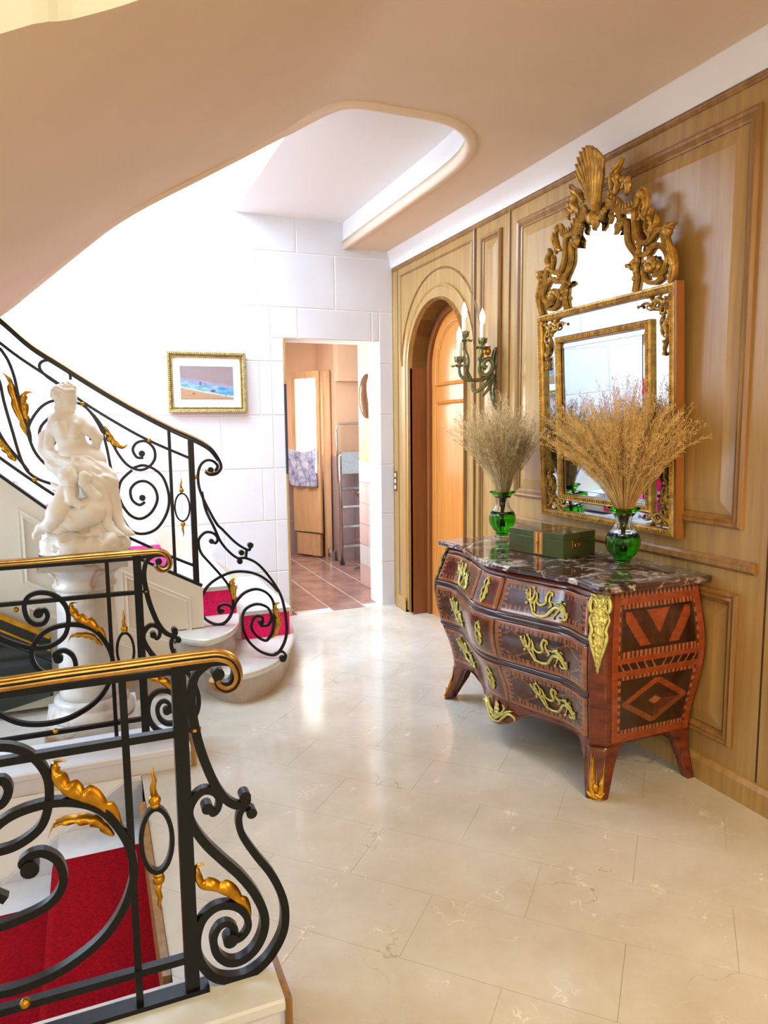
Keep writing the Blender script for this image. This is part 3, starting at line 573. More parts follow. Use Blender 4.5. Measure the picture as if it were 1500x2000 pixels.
tag(obj('wall_stairwell_end', G().box(.13, .16, 1.775, 3.17, -2.0, -.021).data(), 'stone'), kind='structure')
bs = thing('basement_stair', (-.5, 2.5, -1.0), 'grey white stone stair going down beneath the iron railings', 'staircase')
g2 = G()
for k in range(7):
    x1 = .128 - .32*k; z = -.17*(k+1)
    obj('stone_step', G().box(x1-.335, x1, 1.79, 3.134, z-.17, z-.004).box(x1-.34, x1, 1.79, 3.134, z-.035, z).data(), 'cool_stone', bs)
obj('sloping_skirting', G().prism([(.128, -.17), (.128, 0.0), (.0565, .0), (-2.3, -1.62), (-2.3, -1.9)], 3.135, 3.161, lambda a, b, d: (a, d, b)).data(), 'cool_stone', bs)
cp = thing('basement_stair_carpet', (-.3, 2.3, -.17), 'dark red carpet runner on the stair going down', 'carpet')
for k in range(6):
    x1 = .128 - .32*k; z = -.17*(k+1)
    r = .02
    prf = [(x1, z+.012), (x1-.335, z+.012), (x1-.352, z+.004), (x1-.358, z-.02), (x1-.346, z-.05), (x1-.34, z-.158), (x1-.334, z-.158), (x1-.336, z), (x1, z)]
    obj('carpet_fold', G().prism(prf, 1.92, 2.905, lambda a, b, d: (a, d, b)).data(), 'carpet', cp)
obj('edge_strip', G().box(.105, .128, 1.92, 2.93, -.16, .004).data(), 'oak_dark', cp)

# ------------------------------------------------------------------ main stair
st = thing('stone_staircase', (.6, 4.8, 0), 'pale stone staircase with rounded lower steps and ivory panelled side', 'staircase')
def rstep(name, poly, z0, z1, inset=.03, nos=.042):
    """slab with rounded nosing over a recessed riser"""
    P = [tuple(p) for p in cr(poly, 6)] + [(poly[-1][0], YF-.012), (poly[0][0], YF-.012)]
    cx = sum(p[0] for p in P)/len(P); cy = 4.8
    def ins(d):
        out = []
        n = len(P)
        for i, p in enumerate(P):
            a, b = P[i-1], P[(i+1) % n]; tx, ty = b[0]-a[0], b[1]-a[1]; l = math.hypot(tx, ty) or 1
            out.append((p[0] - ty/l*d, min(p[1] + tx/l*d, YF-.012)) if i < n-2 else (p[0], p[1]))
        return out
    R = [[(x, y, z1) for x, y in ins(.012)], [(x, y, z1-.006) for x, y in ins(.003)], [(x, y, z1-nos*.5) for x, y in ins(0)], [(x, y, z1-nos+.006) for x, y in ins(.004)], [(x, y, z1-nos) for x, y in ins(.014)]]
    top = obj(name, G().rings(R[::-1]).data(), 'step_stone', st)
    R = [[(x, y, z0) for x, y in ins(inset)], [(x, y, z1-nos) for x, y in ins(inset)]]
    obj('curved_riser', G().rings(R).data(), 'step_face', st)
S1 = [(-.1, 4.14), (.15, 4.10), (.36, 4.12), (.50, 4.08), (.575, 3.90), (.69, 3.80), (.86, 3.865), (1.0, 4.03), (1.11, 4.26), (1.19, 4.5), (1.24, 4.8), (1.26, 5.2)]
S2 = [(.36, 4.19), (.40, 4.05), (.53, 3.92), (.66, 4.0), (.75, 4.15), (.80, 4.33), (.84, 4.6), (.86, 5.2)]
rstep('round_step', S1, 0, .18)
rstep('round_step', S2, .18, .36)
# inner blocks of steps (marble) and carpet
mc = thing('stair_carpet', (.6, 4.9, .3), 'raspberry red carpet runner on the steps behind the newel post', 'carpet')
obj('stone_step', G().box(-1.3, 1.12, 4.45, YF-.02, .181, .335).data(), 'step_stone', st)
obj('carpet_fold', G().box(.83, 1.14, 4.428, 4.45, .182, .335).box(1.12, 1.142, 4.45, 5.35, .182, .335).data(), 'carpet_pink', mc)
obj('stone_step', G().box(.80, 1.15, 4.42, YF-.02, .336, .362).data(), 'step_stone', st)
obj('stone_step', G().box(-1.3, .78, 4.45, YF-.02, .363, .515).data(), 'step_stone', st)
obj('carpet_fold', G().box(.545, .80, 4.428, 4.45, .362, .515).box(.78, .802, 4.45, 5.35, .37, .515).data(), 'carpet_pink', mc)
obj('stone_step', G().box(.50, .81, 4.42, YF-.02, .516, .542).data(), 'step_stone', st)
for k, x1 in enumerate((.40, .05, -.25, -.48, -.70, -.90, -1.08)):
    z = .70 + .16*k
    obj('stone_step', G().box(-1.3, x1, 4.24, YF-.022, z-.16, z).data(), 'step_stone', st)
    obj('carpet_fold', G().box(x1-.26, x1+.012, 4.40, 5.2, z+.001, z+.012).box(x1+.001, x1+.012, 4.40, 5.2, z-.147, z+.001).data(), 'carpet_pink', mc)
# ivory string wall with sunk panels
topl = [(.56, .600), (.537, .612), (.229, .782), (0, .93), (-.222, 1.085), (-.441, 1.278), (-.8, 1.62), (-1.3, 2.1)]
poly = [(.56, .365), (.385, .365), (.385, .02), (-1.3, .02)] + topl[::-1]
obj('side_wall', G().prism(poly, 4.165, 4.235, lambda a, b, d: (a, d, b)).data(), 'stair_paint', st)
def smould(loop, w=.03, h=.014):
    g = G(); n = len(loop); C = [np.array(p, float) for p in loop]; R = []
    for i, c in enumerate(C):
        p, q = C[i-1], C[(i+1) % n]; t1 = (c-p)/np.linalg.norm(c-p); t2 = (q-c)/np.linalg.norm(q-c)
        m_ = np.array([-t1[1]-t2[1], t1[0]+t2[0]]); m_ /= np.linalg.norm(m_); k = 1/max(.4, m_@np.array([-t1[1], t1[0]]))
        R.append([(c[0]+m_[0]*a*w*k, 4.165-b*h, c[1]+m_[1]*a*w*k) for a, b in ((-.5, 0), (-.4, 1), (0, .6), (.4, .9), (.5, 0))])
    obj('panel_moulding', g.rings(R, loop=True).data(), 'stair_paint', st)
smould([(.135, .72), (.475, .535), (.475, .23), (.135, .40)])
smould([(-.36, 1.09), (-.05, .84), (-.05, .53), (-.36, .72)])
smould([(-.36, .60), (-.05, .42), (-.05, .10), (-.36, .10)])
smould([(.04, .36), (.33, .21), (.33, .08), (.04, .08)], .02)
obj('sloping_skirting', G().prism([(1.335, 0), (1.335, .10), (1.15, .31), (.96, .42), (.51, .76), (.369, .88), (-1.3, 2.25), (-1.3, 1.2)], YF-.02, YF-.001, lambda a, b, d: (a, d, b)).data(), 'stair_paint', st)
gp = thing('dark_green_panel', (-.4, 4.1, .3), 'dark green glossy panel with slanting gilt edge under the stair', 'panel')
obj('panel_sheet', G().prism([(-1.3, 1.05), (-.252, .42), (-.258, .10), (-.52, .045), (-1.3, .04)], 4.10, 4.125, lambda a, b, d: (a, d, b)).data(), 'green_panel', gp)
obj('gilt_edge', planar_sweep(G(), [(-1.3, 1.06), (-.252, .43)], .025, .03, XZ(4.09), smooth=0).data(), 'gilt', gp)
for a in (.06, .12): obj('moulded_line', planar_sweep(G(), [(-1.3, 1.05-a*1.15), (-.256, .42-a*1.15)], .010, .016, XZ(4.10), smooth=0).data(), 'gilt' if a < .1 else 'dark_line', gp)
# ------------------------------------------------------------------ wrought iron railings
def rail_common(root, y0, xl, full=True):
    fn = XZ(y0)
    hp = [(-.5, -.5), (-.52, -.25), (-.50, .0), (-.42, .02), (-.40, .22), (-.30, .30), (-.26, .14), (-.20, .40), (-.12, .44), (-.07, .26), (0, .50), (.07, .26), (.12, .44), (.20, .40), (.26, .14), (.30, .30), (.40, .22), (.42, .02), (.50, .0), (.52, -.25), (.5, -.5)]
    # handrail profile: a across (depth), b outward
    pr = [(b, a) for a, b in hp]
    hand = [(x, .969) for x in np.arange(xl, -.30, .13)] + [p for p in RD['hand'][0:]]
    obj('handrail', planar_sweep(G(), hand, .026, .046, fn, prof=pr, smooth=7).data(), 'brass', root, smooth=False)
    grv = obj('dark_groove', planar_sweep(planar_sweep(planar_sweep(G(), hand, .0045, .003, lambda a, b, d: fn(a, b, d-.0245), smooth=7), hand, .0035, .003, lambda a, b, d: fn(a, b, d-.0125), smooth=7, prof=[(1.1, -.5), (2.2, -.5), (2.2, .5), (1.1, .5)]), hand, .0035, .003, lambda a, b, d: fn(a, b, d-.0225), smooth=7, prof=[(-.4, -.5), (.5, -.5), (.5, .5), (-.4, .5)]).data(), 'iron', root)
    obj('rail_core', planar_sweep(G(), [(x, .945) for x in np.arange(xl, .10, .10)] + [(.15, .946), (.20, .950), (.245, .953), (.278, .951), (.294, .941), (.300, .925), (.297, .908), (.287, .896), (.270, .894), (.256, .903), (.255, .918)], .015, .0262, fn, smooth=6).data(), 'iron', root)
    for k, s in enumerate(RD['scrolls']): obj('iron_scroll', planar_sweep(G(), s, .0185, .0195 + .0012*k, fn, smooth=7, taper=lambda u: .72 + .5*math.sin(math.pi*min(1, u))).data(), 'iron', root)
    for (c, r) in RD['eyes']:
        obj('scroll_eye', G().tube([(c[0], y0-.016, c[1]), (c[0], y0+.016, c[1])], r*.85, 16).data(), 'iron', root)
    post = [((.148, .182), .965, .03), ((.030, .047), .945, .017)]
    for (a, b), zt, dp in post:
        o = obj('newel_post' if dp > .02 else 'baluster', G().box(a, b, y0-dp/2, y0+dp/2, .103, zt).data(), 'iron', root)
    for zc in (.79, .195):
        obj('iron_bar', G().box(xl, .150, y0-.011, y0+.011, zc-.009, zc+.009).data(), 'iron', root)
    obj('base_bar', G().box(xl, .205, y0-.022, y0+.022, .1005, .113).data(), 'iron', root)
    # oval with gilded flame finials
    ov = [(.097 + .036*math.cos(a), .527 + .082*math.sin(a)) for a in [2*math.pi*i/28 for i in range(28)]]
    obj('iron_oval', planar_sweep(G(), ov, .011, .018, fn, smooth=0, closed=True).data(), 'iron', root)
    for s in (1, -1):
        zb = .527 + s*.086
        g = G().sphere((.097, y0, zb+s*.016), .0155, 12, 8)
        g.tube([(.097, y0, zb+s*.026), (.094, y0, zb+s*.048), (.099, y0, zb+s*.066), (.095, y0, zb+s*.084), (.098, y0, zb+s*.10)], [.009, .0075, .006, .004, .001], 8)
        g.tube([(.097, y0, zb), (.097, y0, zb+s*.008)], .013, 12)
        obj('flame_finial', g.data(), 'gilt', root, smooth=True)
    g = G().sphere((.197, y0, .79), .013, 10, 8)
    g.tube([(.181, y0, .79), (.213, y0, .79)], .006, 8)
    obj('gilt_ball', g.data(), 'gilt', root, smooth=True)
    for x, z in ((-.21, .205), (-.33, .765)): obj('gilt_ball', G().sphere((x, y0-.012, z), .012, 10, 8).data(), 'gilt', root, smooth=True)
    g = G(); leaf(g, RD['leafR'], .034, lambda a, b, d: (a, y0-d, b), 4, .016, side=-1)
    obj('gilt_leaf', g.data(), 'gilt', root, smooth=True)
    for k, (nm, W) in enumerate((('leafL1', .040), ('leafL2', .024))):
        g = G(); leaf(g, RD[nm], W, lambda a, b, d: (a, y0-d-.004, b), 5, .02, side=-1 if k == 0 else 1)
        obj('gilt_leaf', g.data(), 'gilt', root, smooth=True)
    for k, s in enumerate(RD['left']): obj('iron_scroll', planar_sweep(G(), s, .019, .0205 + .0014*k, fn, smooth=7, taper=lambda u: 1).data(), 'iron', root)
    for (c, r) in RD['eyesL']:
        obj('scroll_eye', G().tube([(c[0], y0-.016, c[1]), (c[0], y0+.016, c[1])], r, 16).data(), 'iron', root)
r1 = thing('iron_railing', (0, 1.72, .1), 'nearest black wrought iron railing with ridged brass handrail beside the red basement carpet', 'railing')
rail_common(r1, 1.72, -1.6)
r2 = thing('iron_railing', (0, 3.34, .1), 'middle black iron railing standing on the kerb in front of the marble column', 'railing')
rail_common(r2, 3.34, -2.2)
# stair railing
r3 = thing('stair_railing', (.5, 4.16, .36), 'black iron railing climbing the stair behind the marble statue', 'railing')
Y3 = 4.19
def f3(a, b, d):
    # the end scroll swings forward to stand on the lowest step
    t = min(1, max(0, (a-.60)/.42)); k = (Y3 - .21*t*t*(3-2*t))/Y3
    return (a*k, Y3*k + d, 1.52 + (b-1.52)*k)
def e3(c): return f3(c[0], c[1], 0)
obj('base_bar', planar_sweep(G(), [(a, b+.010) for a, b in topl], .016, .045, XZ(4.195), smooth=0).data(), 'iron', r3)
SC = 4.19/4.16
def s3(pts): return [(p[0]*SC, 1.52 + (p[1]-1.52)*SC) for p in pts]
hp3 = [(.5, -.5), (.5, 0), (.3, .45), (0, .6), (-.3, .45), (-.5, 0), (-.5, -.5)]
obj('handrail', planar_sweep(G(), [(a, b+.004) for a, b in s3(RD['s_hand'])], .009, .040, f3, prof=[(b, a) for a, b in hp3], smooth=6).data(), 'brass', r3, smooth=False)
obj('rail_core', planar_sweep(planar_sweep(G(), [(a, b-.007) for a, b in s3(RD['s_hand'])], .014, .042, f3, smooth=5), [(a, b-.022) for a, b in s3(RD['s_hand'])[:11]], .010, .030, f3, smooth=5).data(), 'iron', r3)
for s in RD['s_bars'][:2]: obj('iron_bar', planar_sweep(G(), s3(s), .015, .0262, f3, smooth=5).data(), 'iron', r3)
for k, s in enumerate(RD['s_scrolls']): obj('iron_scroll', planar_sweep(G(), s3(s), .0145, .0165 + .0005*k, f3, smooth=7 if len(s) > 2 else 0).data(), 'iron', r3)
for (c, r) in RD['s_eyes']:
    c = s3([c])[0]; c = e3(c); obj('scroll_eye', G().tube([(c[0], c[1]-.014, c[2]), (c[0], c[1]+.014, c[2])], r*.95, 14).data(), 'iron', r3)
for (pts, w, d, nm) in ((RD['s_posts'][0], .017, .02, 'baluster'), (RD['s_posts'][1], .032, .032, 'newel_post')):
    a, b = s3(pts); xm = (a[0]+b[0])/2
    if nm == 'newel_post': b = (b[0], .362)
    obj(nm, G().box(xm-w/2, xm+w/2, Y3-d/2, Y3+d/2, b[1], a[1]).data(), 'iron', r3)
ov = [(.468 + .041*math.cos(a), 1.074 + .080*math.sin(a)) for a in [2*math.pi*i/26 for i in range(26)]]
obj('iron_oval', planar_sweep(G(), ov, .009, .014, f3, smooth=0, closed=True).data(), 'iron', r3)
for s in (1, -1):
    zb = 1.074 + s*.083
    g = G().sphere((.468, Y3, zb+s*.014), .014, 10, 8).tube([(.468, Y3, zb+s*.02), (.465, Y3, zb+s*.045), (.470, Y3, zb+s*.065), (.466, Y3, zb+s*.09)], [.008, .006, .004, .001], 8)
    obj('flame_finial', g.data(), 'gilt', r3, smooth=True)
for p in s3(RD['s_balls']): obj('gilt_ball', G().sphere((p[0], Y3-.004, p[1]), .014, 10, 8).data(), 'gilt', r3, smooth=True)
for k, l in enumerate(RD['s_leaves']):
    g = G(); leaf(g, s3(l), .036, lambda a, b, d: f3(a, b, -d-.004), 4, .016, side=1 if k % 2 else -1)
    obj('gilt_leaf', g.data(), 'gilt', r3, smooth=True)

# ------------------------------------------------------------------ pedestal
PX, PY = -.062, 3.80
pd = thing('marble_pedestal', (PX, PY, 0), 'white marble column pedestal behind the middle railing', 'pedestal')
def rsq(g, hw, z0, z1, ang=.0, ch=.0):
    c, s = math.cos(ang), math.sin(ang)
    P = [(-hw, -hw), (hw, -hw), (hw, hw), (-hw, hw)]
    P = [(PX + a*c - b*s, PY + a*s + b*c) for a, b in P]
    return g.prism(P, z0, z1, XY)
obj('plinth', rsq(G(), .215, 0, .085).data(), 'pedestal_marble', pd)
obj('base_moulding', G().lathe([(.19, .085), (.205, .10), (.205, .125), (.185, .145), (.17, .155), (.178, .17), (.175, .185), (.155, .195)], (PX, PY, 0), 40).data(), 'pedestal_marble', pd, smooth=True)
obj('shaft', G().lathe([(.152, .195), (.146, .23), (.143, .45), (.138, .60), (.134, .74)], (PX, PY, 0), 40).data(), 'pedestal_marble', pd, smooth=True)
obj('capital', G().lathe([(.134, .74), (.15, .75), (.15, .765), (.138, .775), (.14, .80), (.165, .825), (.185, .845), (.19, .858), (.185, .862)], (PX, PY, 0), 40).data(), 'pedestal_marble', pd, smooth=True)
obj('abacus', rsq(G(), .198, .862, .918).data(), 'pedestal_marble', pd)

# ------------------------------------------------------------------ marble group, carved as smooth blended volumes
def sp(cx, cy, y=0.0):
    """crop coordinates of my measuring sheet -> world point near the plane of the pedestal"""
    z = .930 + (1869 - cy)*.000468
    return (-.016 + (cx - 737)*.000445 + (z - .93)*.045, PY - .03 + y, z)
def smin(a, b, k):
    h = np.clip(.5 + .5*(b-a)/k, 0, 1); return b*(1-h) + a*h - k*h*(1-h)
def field(prims, k, h, folds=None):
    pts = np.array([p for pr in prims for p in (pr[1], pr[2])]); rad = max(max(pr[3], pr[4]) for pr in prims)
    lo = pts.min(0) - rad - 3*h; hi = pts.max(0) + rad + 3*h
    ax = [np.arange(lo[i], hi[i]+h, h) for i in range(3)]
    X, Y, Z = np.meshgrid(*ax, indexing='ij'); P = np.stack([X, Y, Z], -1).astype(np.float32)
    F = np.full(X.shape, 1e3, np.float32)
    for pr in prims:
        a, b = np.array(pr[1], np.float32), np.array(pr[2], np.float32); ra, rb = pr[3], pr[4]
        sc = np.array(pr[5], np.float32) if len(pr) > 5 and pr[5] is not None else None
        kk = pr[6] if len(pr) > 6 else k
        ab = b - a; l2 = float(ab@ab) + 1e-12
        q = P - a; t = np.clip((q@ab)/l2, 0, 1)
        dv = q - t[..., None]*ab
        if sc is not None: dv = dv/sc
        d = np.sqrt((dv*dv).sum(-1)) - (ra + (rb-ra)*t)
        if sc is not None: d *= float(sc.min())
        if pr[0] == 'f':   # cloth folds
            d += .0026*np.sin((X*.8 + Z*1.5)*105 + 2.5*np.sin(X*26 + Z*9))
        if pr[0] == 'h':   # hair waves
            d += .003*np.sin(X*230 + 2*np.sin(Z*90))*np.sin(Z*190)
        if pr[0] == 'r':   # rock
            d += .007*np.sin(X*48+1)*np.sin(Y*52)*np.sin(Z*70) + .004*np.sin(X*120+Z*60)*np.sin(Y*110)
        if pr[0] == 's':   # carve away
            F = np.maximum(F, -d); continue
        F = smin(F, d, kk)
    return F, lo, h
def surface_net(F, lo, h):
    zf = lo[2] + np.arange(F.shape[2])*h; F = np.maximum(F, (.9315 - zf)[None, None, :])
    ins = F < 0
    nx, ny, nz = F.shape
    cs = np.zeros((nx-1, ny-1, nz-1), np.int8)
    for a in (0, 1):
        for b in (0, 1):
            for c in (0, 1): cs += ins[a:nx-1+a, b:ny-1+b, c:nz-1+c]
    act = (cs > 0) & (cs < 8); idx = -np.ones(act.shape, np.int64); I = np.argwhere(act); idx[act] = np.arange(len(I))
    acc = np.zeros((len(I), 3)); cnt = np.zeros(len(I))
    cor = [(a, b, c) for a in (0, 1) for b in (0, 1) for c in (0, 1)]
    for p in cor:
        for ax in range(3):
            if p[ax]: continue
            q = list(p); q[ax] = 1
            fa = F[I[:, 0]+p[0], I[:, 1]+p[1], I[:, 2]+p[2]]; fb = F[I[:, 0]+q[0], I[:, 1]+q[1], I[:, 2]+q[2]]
            m = (fa < 0) != (fb < 0); t = np.where(m, fa/np.where(m, fa-fb, 1), 0)
            for d in range(3): acc[:, d] += np.where(m, p[d] + (t if d == ax else 0), 0)
            cnt += m
    V = (I + acc/cnt[:, None])*h + lo
    faces = []
    for ax in range(3):
        sl1 = [slice(None)]*3; sl2 = [slice(None)]*3; sl1[ax] = slice(0, -1); sl2[ax] = slice(1, None)
        a, b = ins[tuple(sl1)], ins[tuple(sl2)]
        E = np.argwhere(a != b); u, v = [i for i in range(3) if i != ax]
        ok = (E[:, u] > 0) & (E[:, v] > 0) & (E[:, u] < F.shape[u]-1) & (E[:, v] < F.shape[v]-1); E = E[ok]
        s = a[E[:, 0], E[:, 1], E[:, 2]]
        def g(du, dv):
            Q = E.copy(); Q[:, u] -= du; Q[:, v] -= dv; return idx[Q[:, 0], Q[:, 1], Q[:, 2]]
        q = np.stack([g(1, 1), g(0, 1), g(0, 0), g(1, 0)], 1)
        flip = s if ax != 1 else ~s
        q[~flip] = q[~flip][:, ::-1]; faces.append(q)
    Fc = np.concatenate(faces); Fc = Fc[(Fc >= 0).all(1)]
    return V, Fc
def carve(name, prims, k, h, m, parent):
    V, Fc = surface_net(*field(prims, k, h))
    # light smoothing
    for it in range(1):
        A = np.zeros_like(V); c = np.zeros(len(V))
        for i in range(4):
            a, b = Fc[:, i], Fc[:, (i+1) % 4]
            np.add.at(A, a, V[b]); np.add.at(c, a, 1)
        V = .5*V + .5*A/np.maximum(c, 1)[:, None]
    me = bpy.data.meshes.new(name); me.vertices.add(len(V)); me.vertices.foreach_set('co', V.ravel().astype(np.float32))
    me.loops.add(len(Fc)*4); me.loops.foreach_set('vertex_index', Fc.ravel().astype(np.int32))
    me.polygons.add(len(Fc)); me.polygons.foreach_set('loop_start', np.arange(0, len(Fc)*4, 4, dtype=np.int32)); me.polygons.foreach_set('use_smooth', np.ones(len(Fc), bool))
    me.update(calc_edges=True); me.validate(); me.materials.append(M[m])
    o = bpy.data.objects.new(name, me); COL.objects.link(o); o.parent = parent; o.matrix_parent_inverse = Matrix.Translation(-parent.location)
    return o
sta = thing('marble_statue', (PX+.02, PY-.03, .918), 'white marble group of a seated woman, child and swan on the column', 'statue')
def P(c, x, y, x2, y2, r1, r2, d1=0, d2=0, sc=None, k=None):
    t = (c, sp(x, y, d1), sp(x2, y2, d2), r1, r2, sc)
    return t + ((k,) if k else ())
woman = [
 P('b', 485, 240, 505, 290, .046, .041, .0, .0),            # skull
 P('b', 520, 330, 542, 378, .030, .020, -.0, -.01),         # jaw turned to the right
 P('b', 558, 285, 574, 318, .008, .010, -.008, -.008, None, .005),  # nose
 P('b', 548, 352, 556, 356, .009, .008, -.008, -.01, None, .006),   # lips
 P('b', 545, 262, 552, 268, .012, .010, -.012, -.012, None, .01),   # brow
 P('b', 475, 350, 455, 450, .023, .028, .0, .005),          # neck
 P('b', 400, 510, 590, 540, .040, .046, .02, -.01),         # shoulder girdle
 P('b', 480, 540, 520, 690, .066, .058, .01, .01, (1.12, .8, 1)),   # upper back
 P('b', 520, 690, 570, 820, .056, .058, .01, .005, (1.1, .85, 1)),  # waist
 P('b', 430, 560, 450, 640, .022, .026, -.045, -.04, None, .02), P('b', 570, 560, 560, 640, .022, .026, -.055, -.05, None, .02),
 P('b', 580, 850, 680, 930, .074, .080, .01, .0, (1.15, .95, .9)),  # hips
 P('b', 610, 540, 700, 600, .040, .032, -.015, -.02),       # right upper arm
 P('b', 700, 600, 795, 680, .032, .026, -.02, -.005),
 P('b', 795, 685, 778, 790, .026, .019, -.005, .02),        # forearm
 P('b', 778, 795, 770, 830, .018, .014, .02, .03),          # hand on the hip rock
 P('b', 766, 835, 748, 862, .0065, .005, .022, .02, None, .004),
 P('b', 775, 838, 764, 872, .0065, .005, .028, .026, None, .004),
 P('b', 784, 836, 780, 872, .0065, .005, .034, .034, None, .004),
 P('b', 792, 830, 796, 862, .006, .005, .040, .042, None, .004),
 P('b', 790, 806, 806, 826, .007, .005, .018, .012, None, .004),
 P('b', 385, 520, 330, 650, .038, .030, .03, .06),          # left upper arm, under the veil
 P('b', 330, 650, 300, 760, .028, .024, .06, .03),
 P('b', 700, 1330, 640, 1060, .05, .05, .06, .05)]
woman_legs = [
 P('b', 700, 1000, 880, 1160, .070, .056, -.01, -.05),      # thigh
 P('b', 660, 1030, 800, 1210, .062, .052, -.07, -.08),
 P('b', 890, 1170, 950, 1420, .047, .040, -.05, -.03),      # near shin
 P('b', 950, 1420, 1020, 1600, .036, .023, -.03, -.05),
 P('b', 1020, 1610, 1100, 1680, .023, .018, -.05, -.08),
 P('b', 1100, 1680, 1150, 1700, .017, .010, -.08, -.09),
 P('b', 810, 1220, 860, 1430, .043, .036, -.08, -.09),      # other shin
 P('b', 860, 1430, 880, 1560, .034, .023, -.09, -.10),
 P('b', 880, 1580, 970, 1670, .026, .020, -.10, -.12),
 P('b', 970, 1670, 1040, 1690, .018, .010, -.12, -.13)]
woman += woman_legs
for i in range(4): woman.append(P('b', 1030+i*7, 1686+i*3, 1052+i*5, 1698+i*2, .006, .005, -.135+i*.009, -.14+i*.009, None, .003))
wo = carve('woman', woman, .011, .0038, 'statue_marble', sta)
hair = [P('h', 420, 215, 520, 175, .034, .030, .01, 0), P('h', 405, 260, 415, 300, .034, .024, .015, .015), P('h', 480, 160, 540, 165, .024, .018, 0, -.01),
        P('h', 385, 205, 350, 235, .022, .012, .01, .01), P('h', 400, 330, 380, 460, .013, .007, .005, 0), P('h', 545, 180, 565, 225, .016, .010, -.015, -.015), P('h', 430, 250, 450, 305, .03, .024, -.01, -.01), P('h', 420, 340, 410, 430, .010, .006, -.005, -.008),
        P('b', 400, 180, 470, 215, .010, .010, -.035, -.045, None, .004), P('b', 470, 215, 560, 205, .010, .009, -.045, -.035, None, .004), P('b', 400, 300, 440, 320, .010, .008, -.02, -.03, None, .004)]
for i in range(9): hair.append(P('h', 410+i*18, 185-abs(i-4)*-3-14, 416+i*18, 178, .014, .012, -.02+.012*(i % 2), -.02, None, .004))
carve('hair', hair, .008, .0034, 'statue_marble', wo)
cloth = [
 P('f', 560, 905, 690, 925, .020, .030, -.065, -.055, None, .02), P('f', 640, 970, 800, 1050, .060, .056, -.03, -.045), P('f', 800, 1050, 890, 1130, .060, .052, -.035, -.06),
 P('f', 650, 1040, 780, 1160, .055, .056, -.075, -.085), P('f', 780, 1120, 830, 1190, .050, .040, -.07, -.08),
 P('f', 560, 900, 560, 1010, .012, .018, -.085, -.10), P('f', 560, 1010, 600, 1130, .018, .030, -.09, -.06), P('f', 890, 1130, 920, 1160, .046, .03, -.05, -.05),
 P('f', 780, 1240, 800, 1450, .030, .024, .03, .03), P('f', 700, 1200, 760, 1400, .040, .035, .04, .04),
 P('f', 980, 1230, 995, 1330, .012, .018, -.02, -.02),
 P('f', 640, 930, 740, 985, .016, .012, -.095, -.10, None, .01), P('f', 600, 985, 800, 1020, .014, .012, -.105, -.105, None, .01), P('f', 650, 1080, 860, 1090, .014, .012, -.125, -.115, None, .01)]
carve('drapery', cloth, .012, .0042, 'statue_marble', sta)
veil = [P('b', 335, 600, 275, 680, .024, .030, .06, .07, (1, .55, 1)), P('b', 275, 680, 275, 800, .030, .034, .07, .07, (1, .55, 1)), P('b', 275, 800, 350, 960, .034, .034, .07, .05, (1, .55, 1)),
        P('b', 350, 960, 440, 1080, .034, .026, .05, .02, (1, .7, 1)), P('f', 300, 820, 400, 880, .022, .020, .05, .0), P('f', 400, 880, 535, 925, .020, .016, .0, -.07), P('f', 535, 925, 560, 900, .014, .010, -.07, -.085),
        P('f', 360, 980, 480, 990, .024, .020, .03, -.02), P('f', 480, 990, 545, 960, .018, .014, -.02, -.07)]
carve('billowing_veil', veil, .012, .0042, 'statue_marble', sta)
child = [
 P('b', 500, 1065, 520, 1090, .043, .038, -.13, -.135), P('b', 560, 1090, 572, 1100, .018, .014, -.14, -.142), P('h', 470, 1040, 510, 1010, .030, .028, -.13, -.125), P('h', 480, 1110, 530, 1150, .028, .02, -.125, -.13),
 P('b', 500, 1150, 495, 1190, .024, .028, -.12, -.12), P('b', 500, 1220, 440, 1340, .048, .046, -.12, -.13, (1, .85, 1)), P('b', 440, 1340, 390, 1430, .048, .050, -.13, -.14),
 P('b', 520, 1210, 530, 1300, .026, .024, -.15, -.17), P('b', 530, 1300, 620, 1355, .023, .017, -.17, -.18), P('b', 620, 1355, 690, 1360, .016, .014, -.18, -.175), P('b', 690, 1360, 720, 1372, .010, .006, -.175, -.17, None, .005), P('b', 685, 1352, 712, 1350, .007, .005, -.178, -.176, None, .004),
 P('b', 385, 1450, 310, 1550, .043, .030, -.14, -.13), P('b', 310, 1550, 225, 1575, .030, .020, -.13, -.12), P('b', 225, 1580, 178, 1640, .018, .013, -.12, -.12), P('b', 178, 1640, 170, 1670, .012, .008, -.12, -.125),
 P('b', 400, 1460, 330, 1560, .04, .028, -.11, -.10), P('b', 330, 1560, 280, 1600, .025, .018, -.10, -.09)]
carve('child', child, .009, .0036, 'statue_marble', sta)
carve('child_wing', [P('f', 430, 1190, 350, 1160, .020, .014, -.09, -.07, (1, .5, 1)), P('f', 440, 1230, 380, 1230, .018, .012, -.09, -.07, (1, .5, 1)), P('f', 440, 1250, 410, 1270, .014, .01, -.09, -.07, (1, .5, 1))], .01, .004, 'statue_marble', sta)
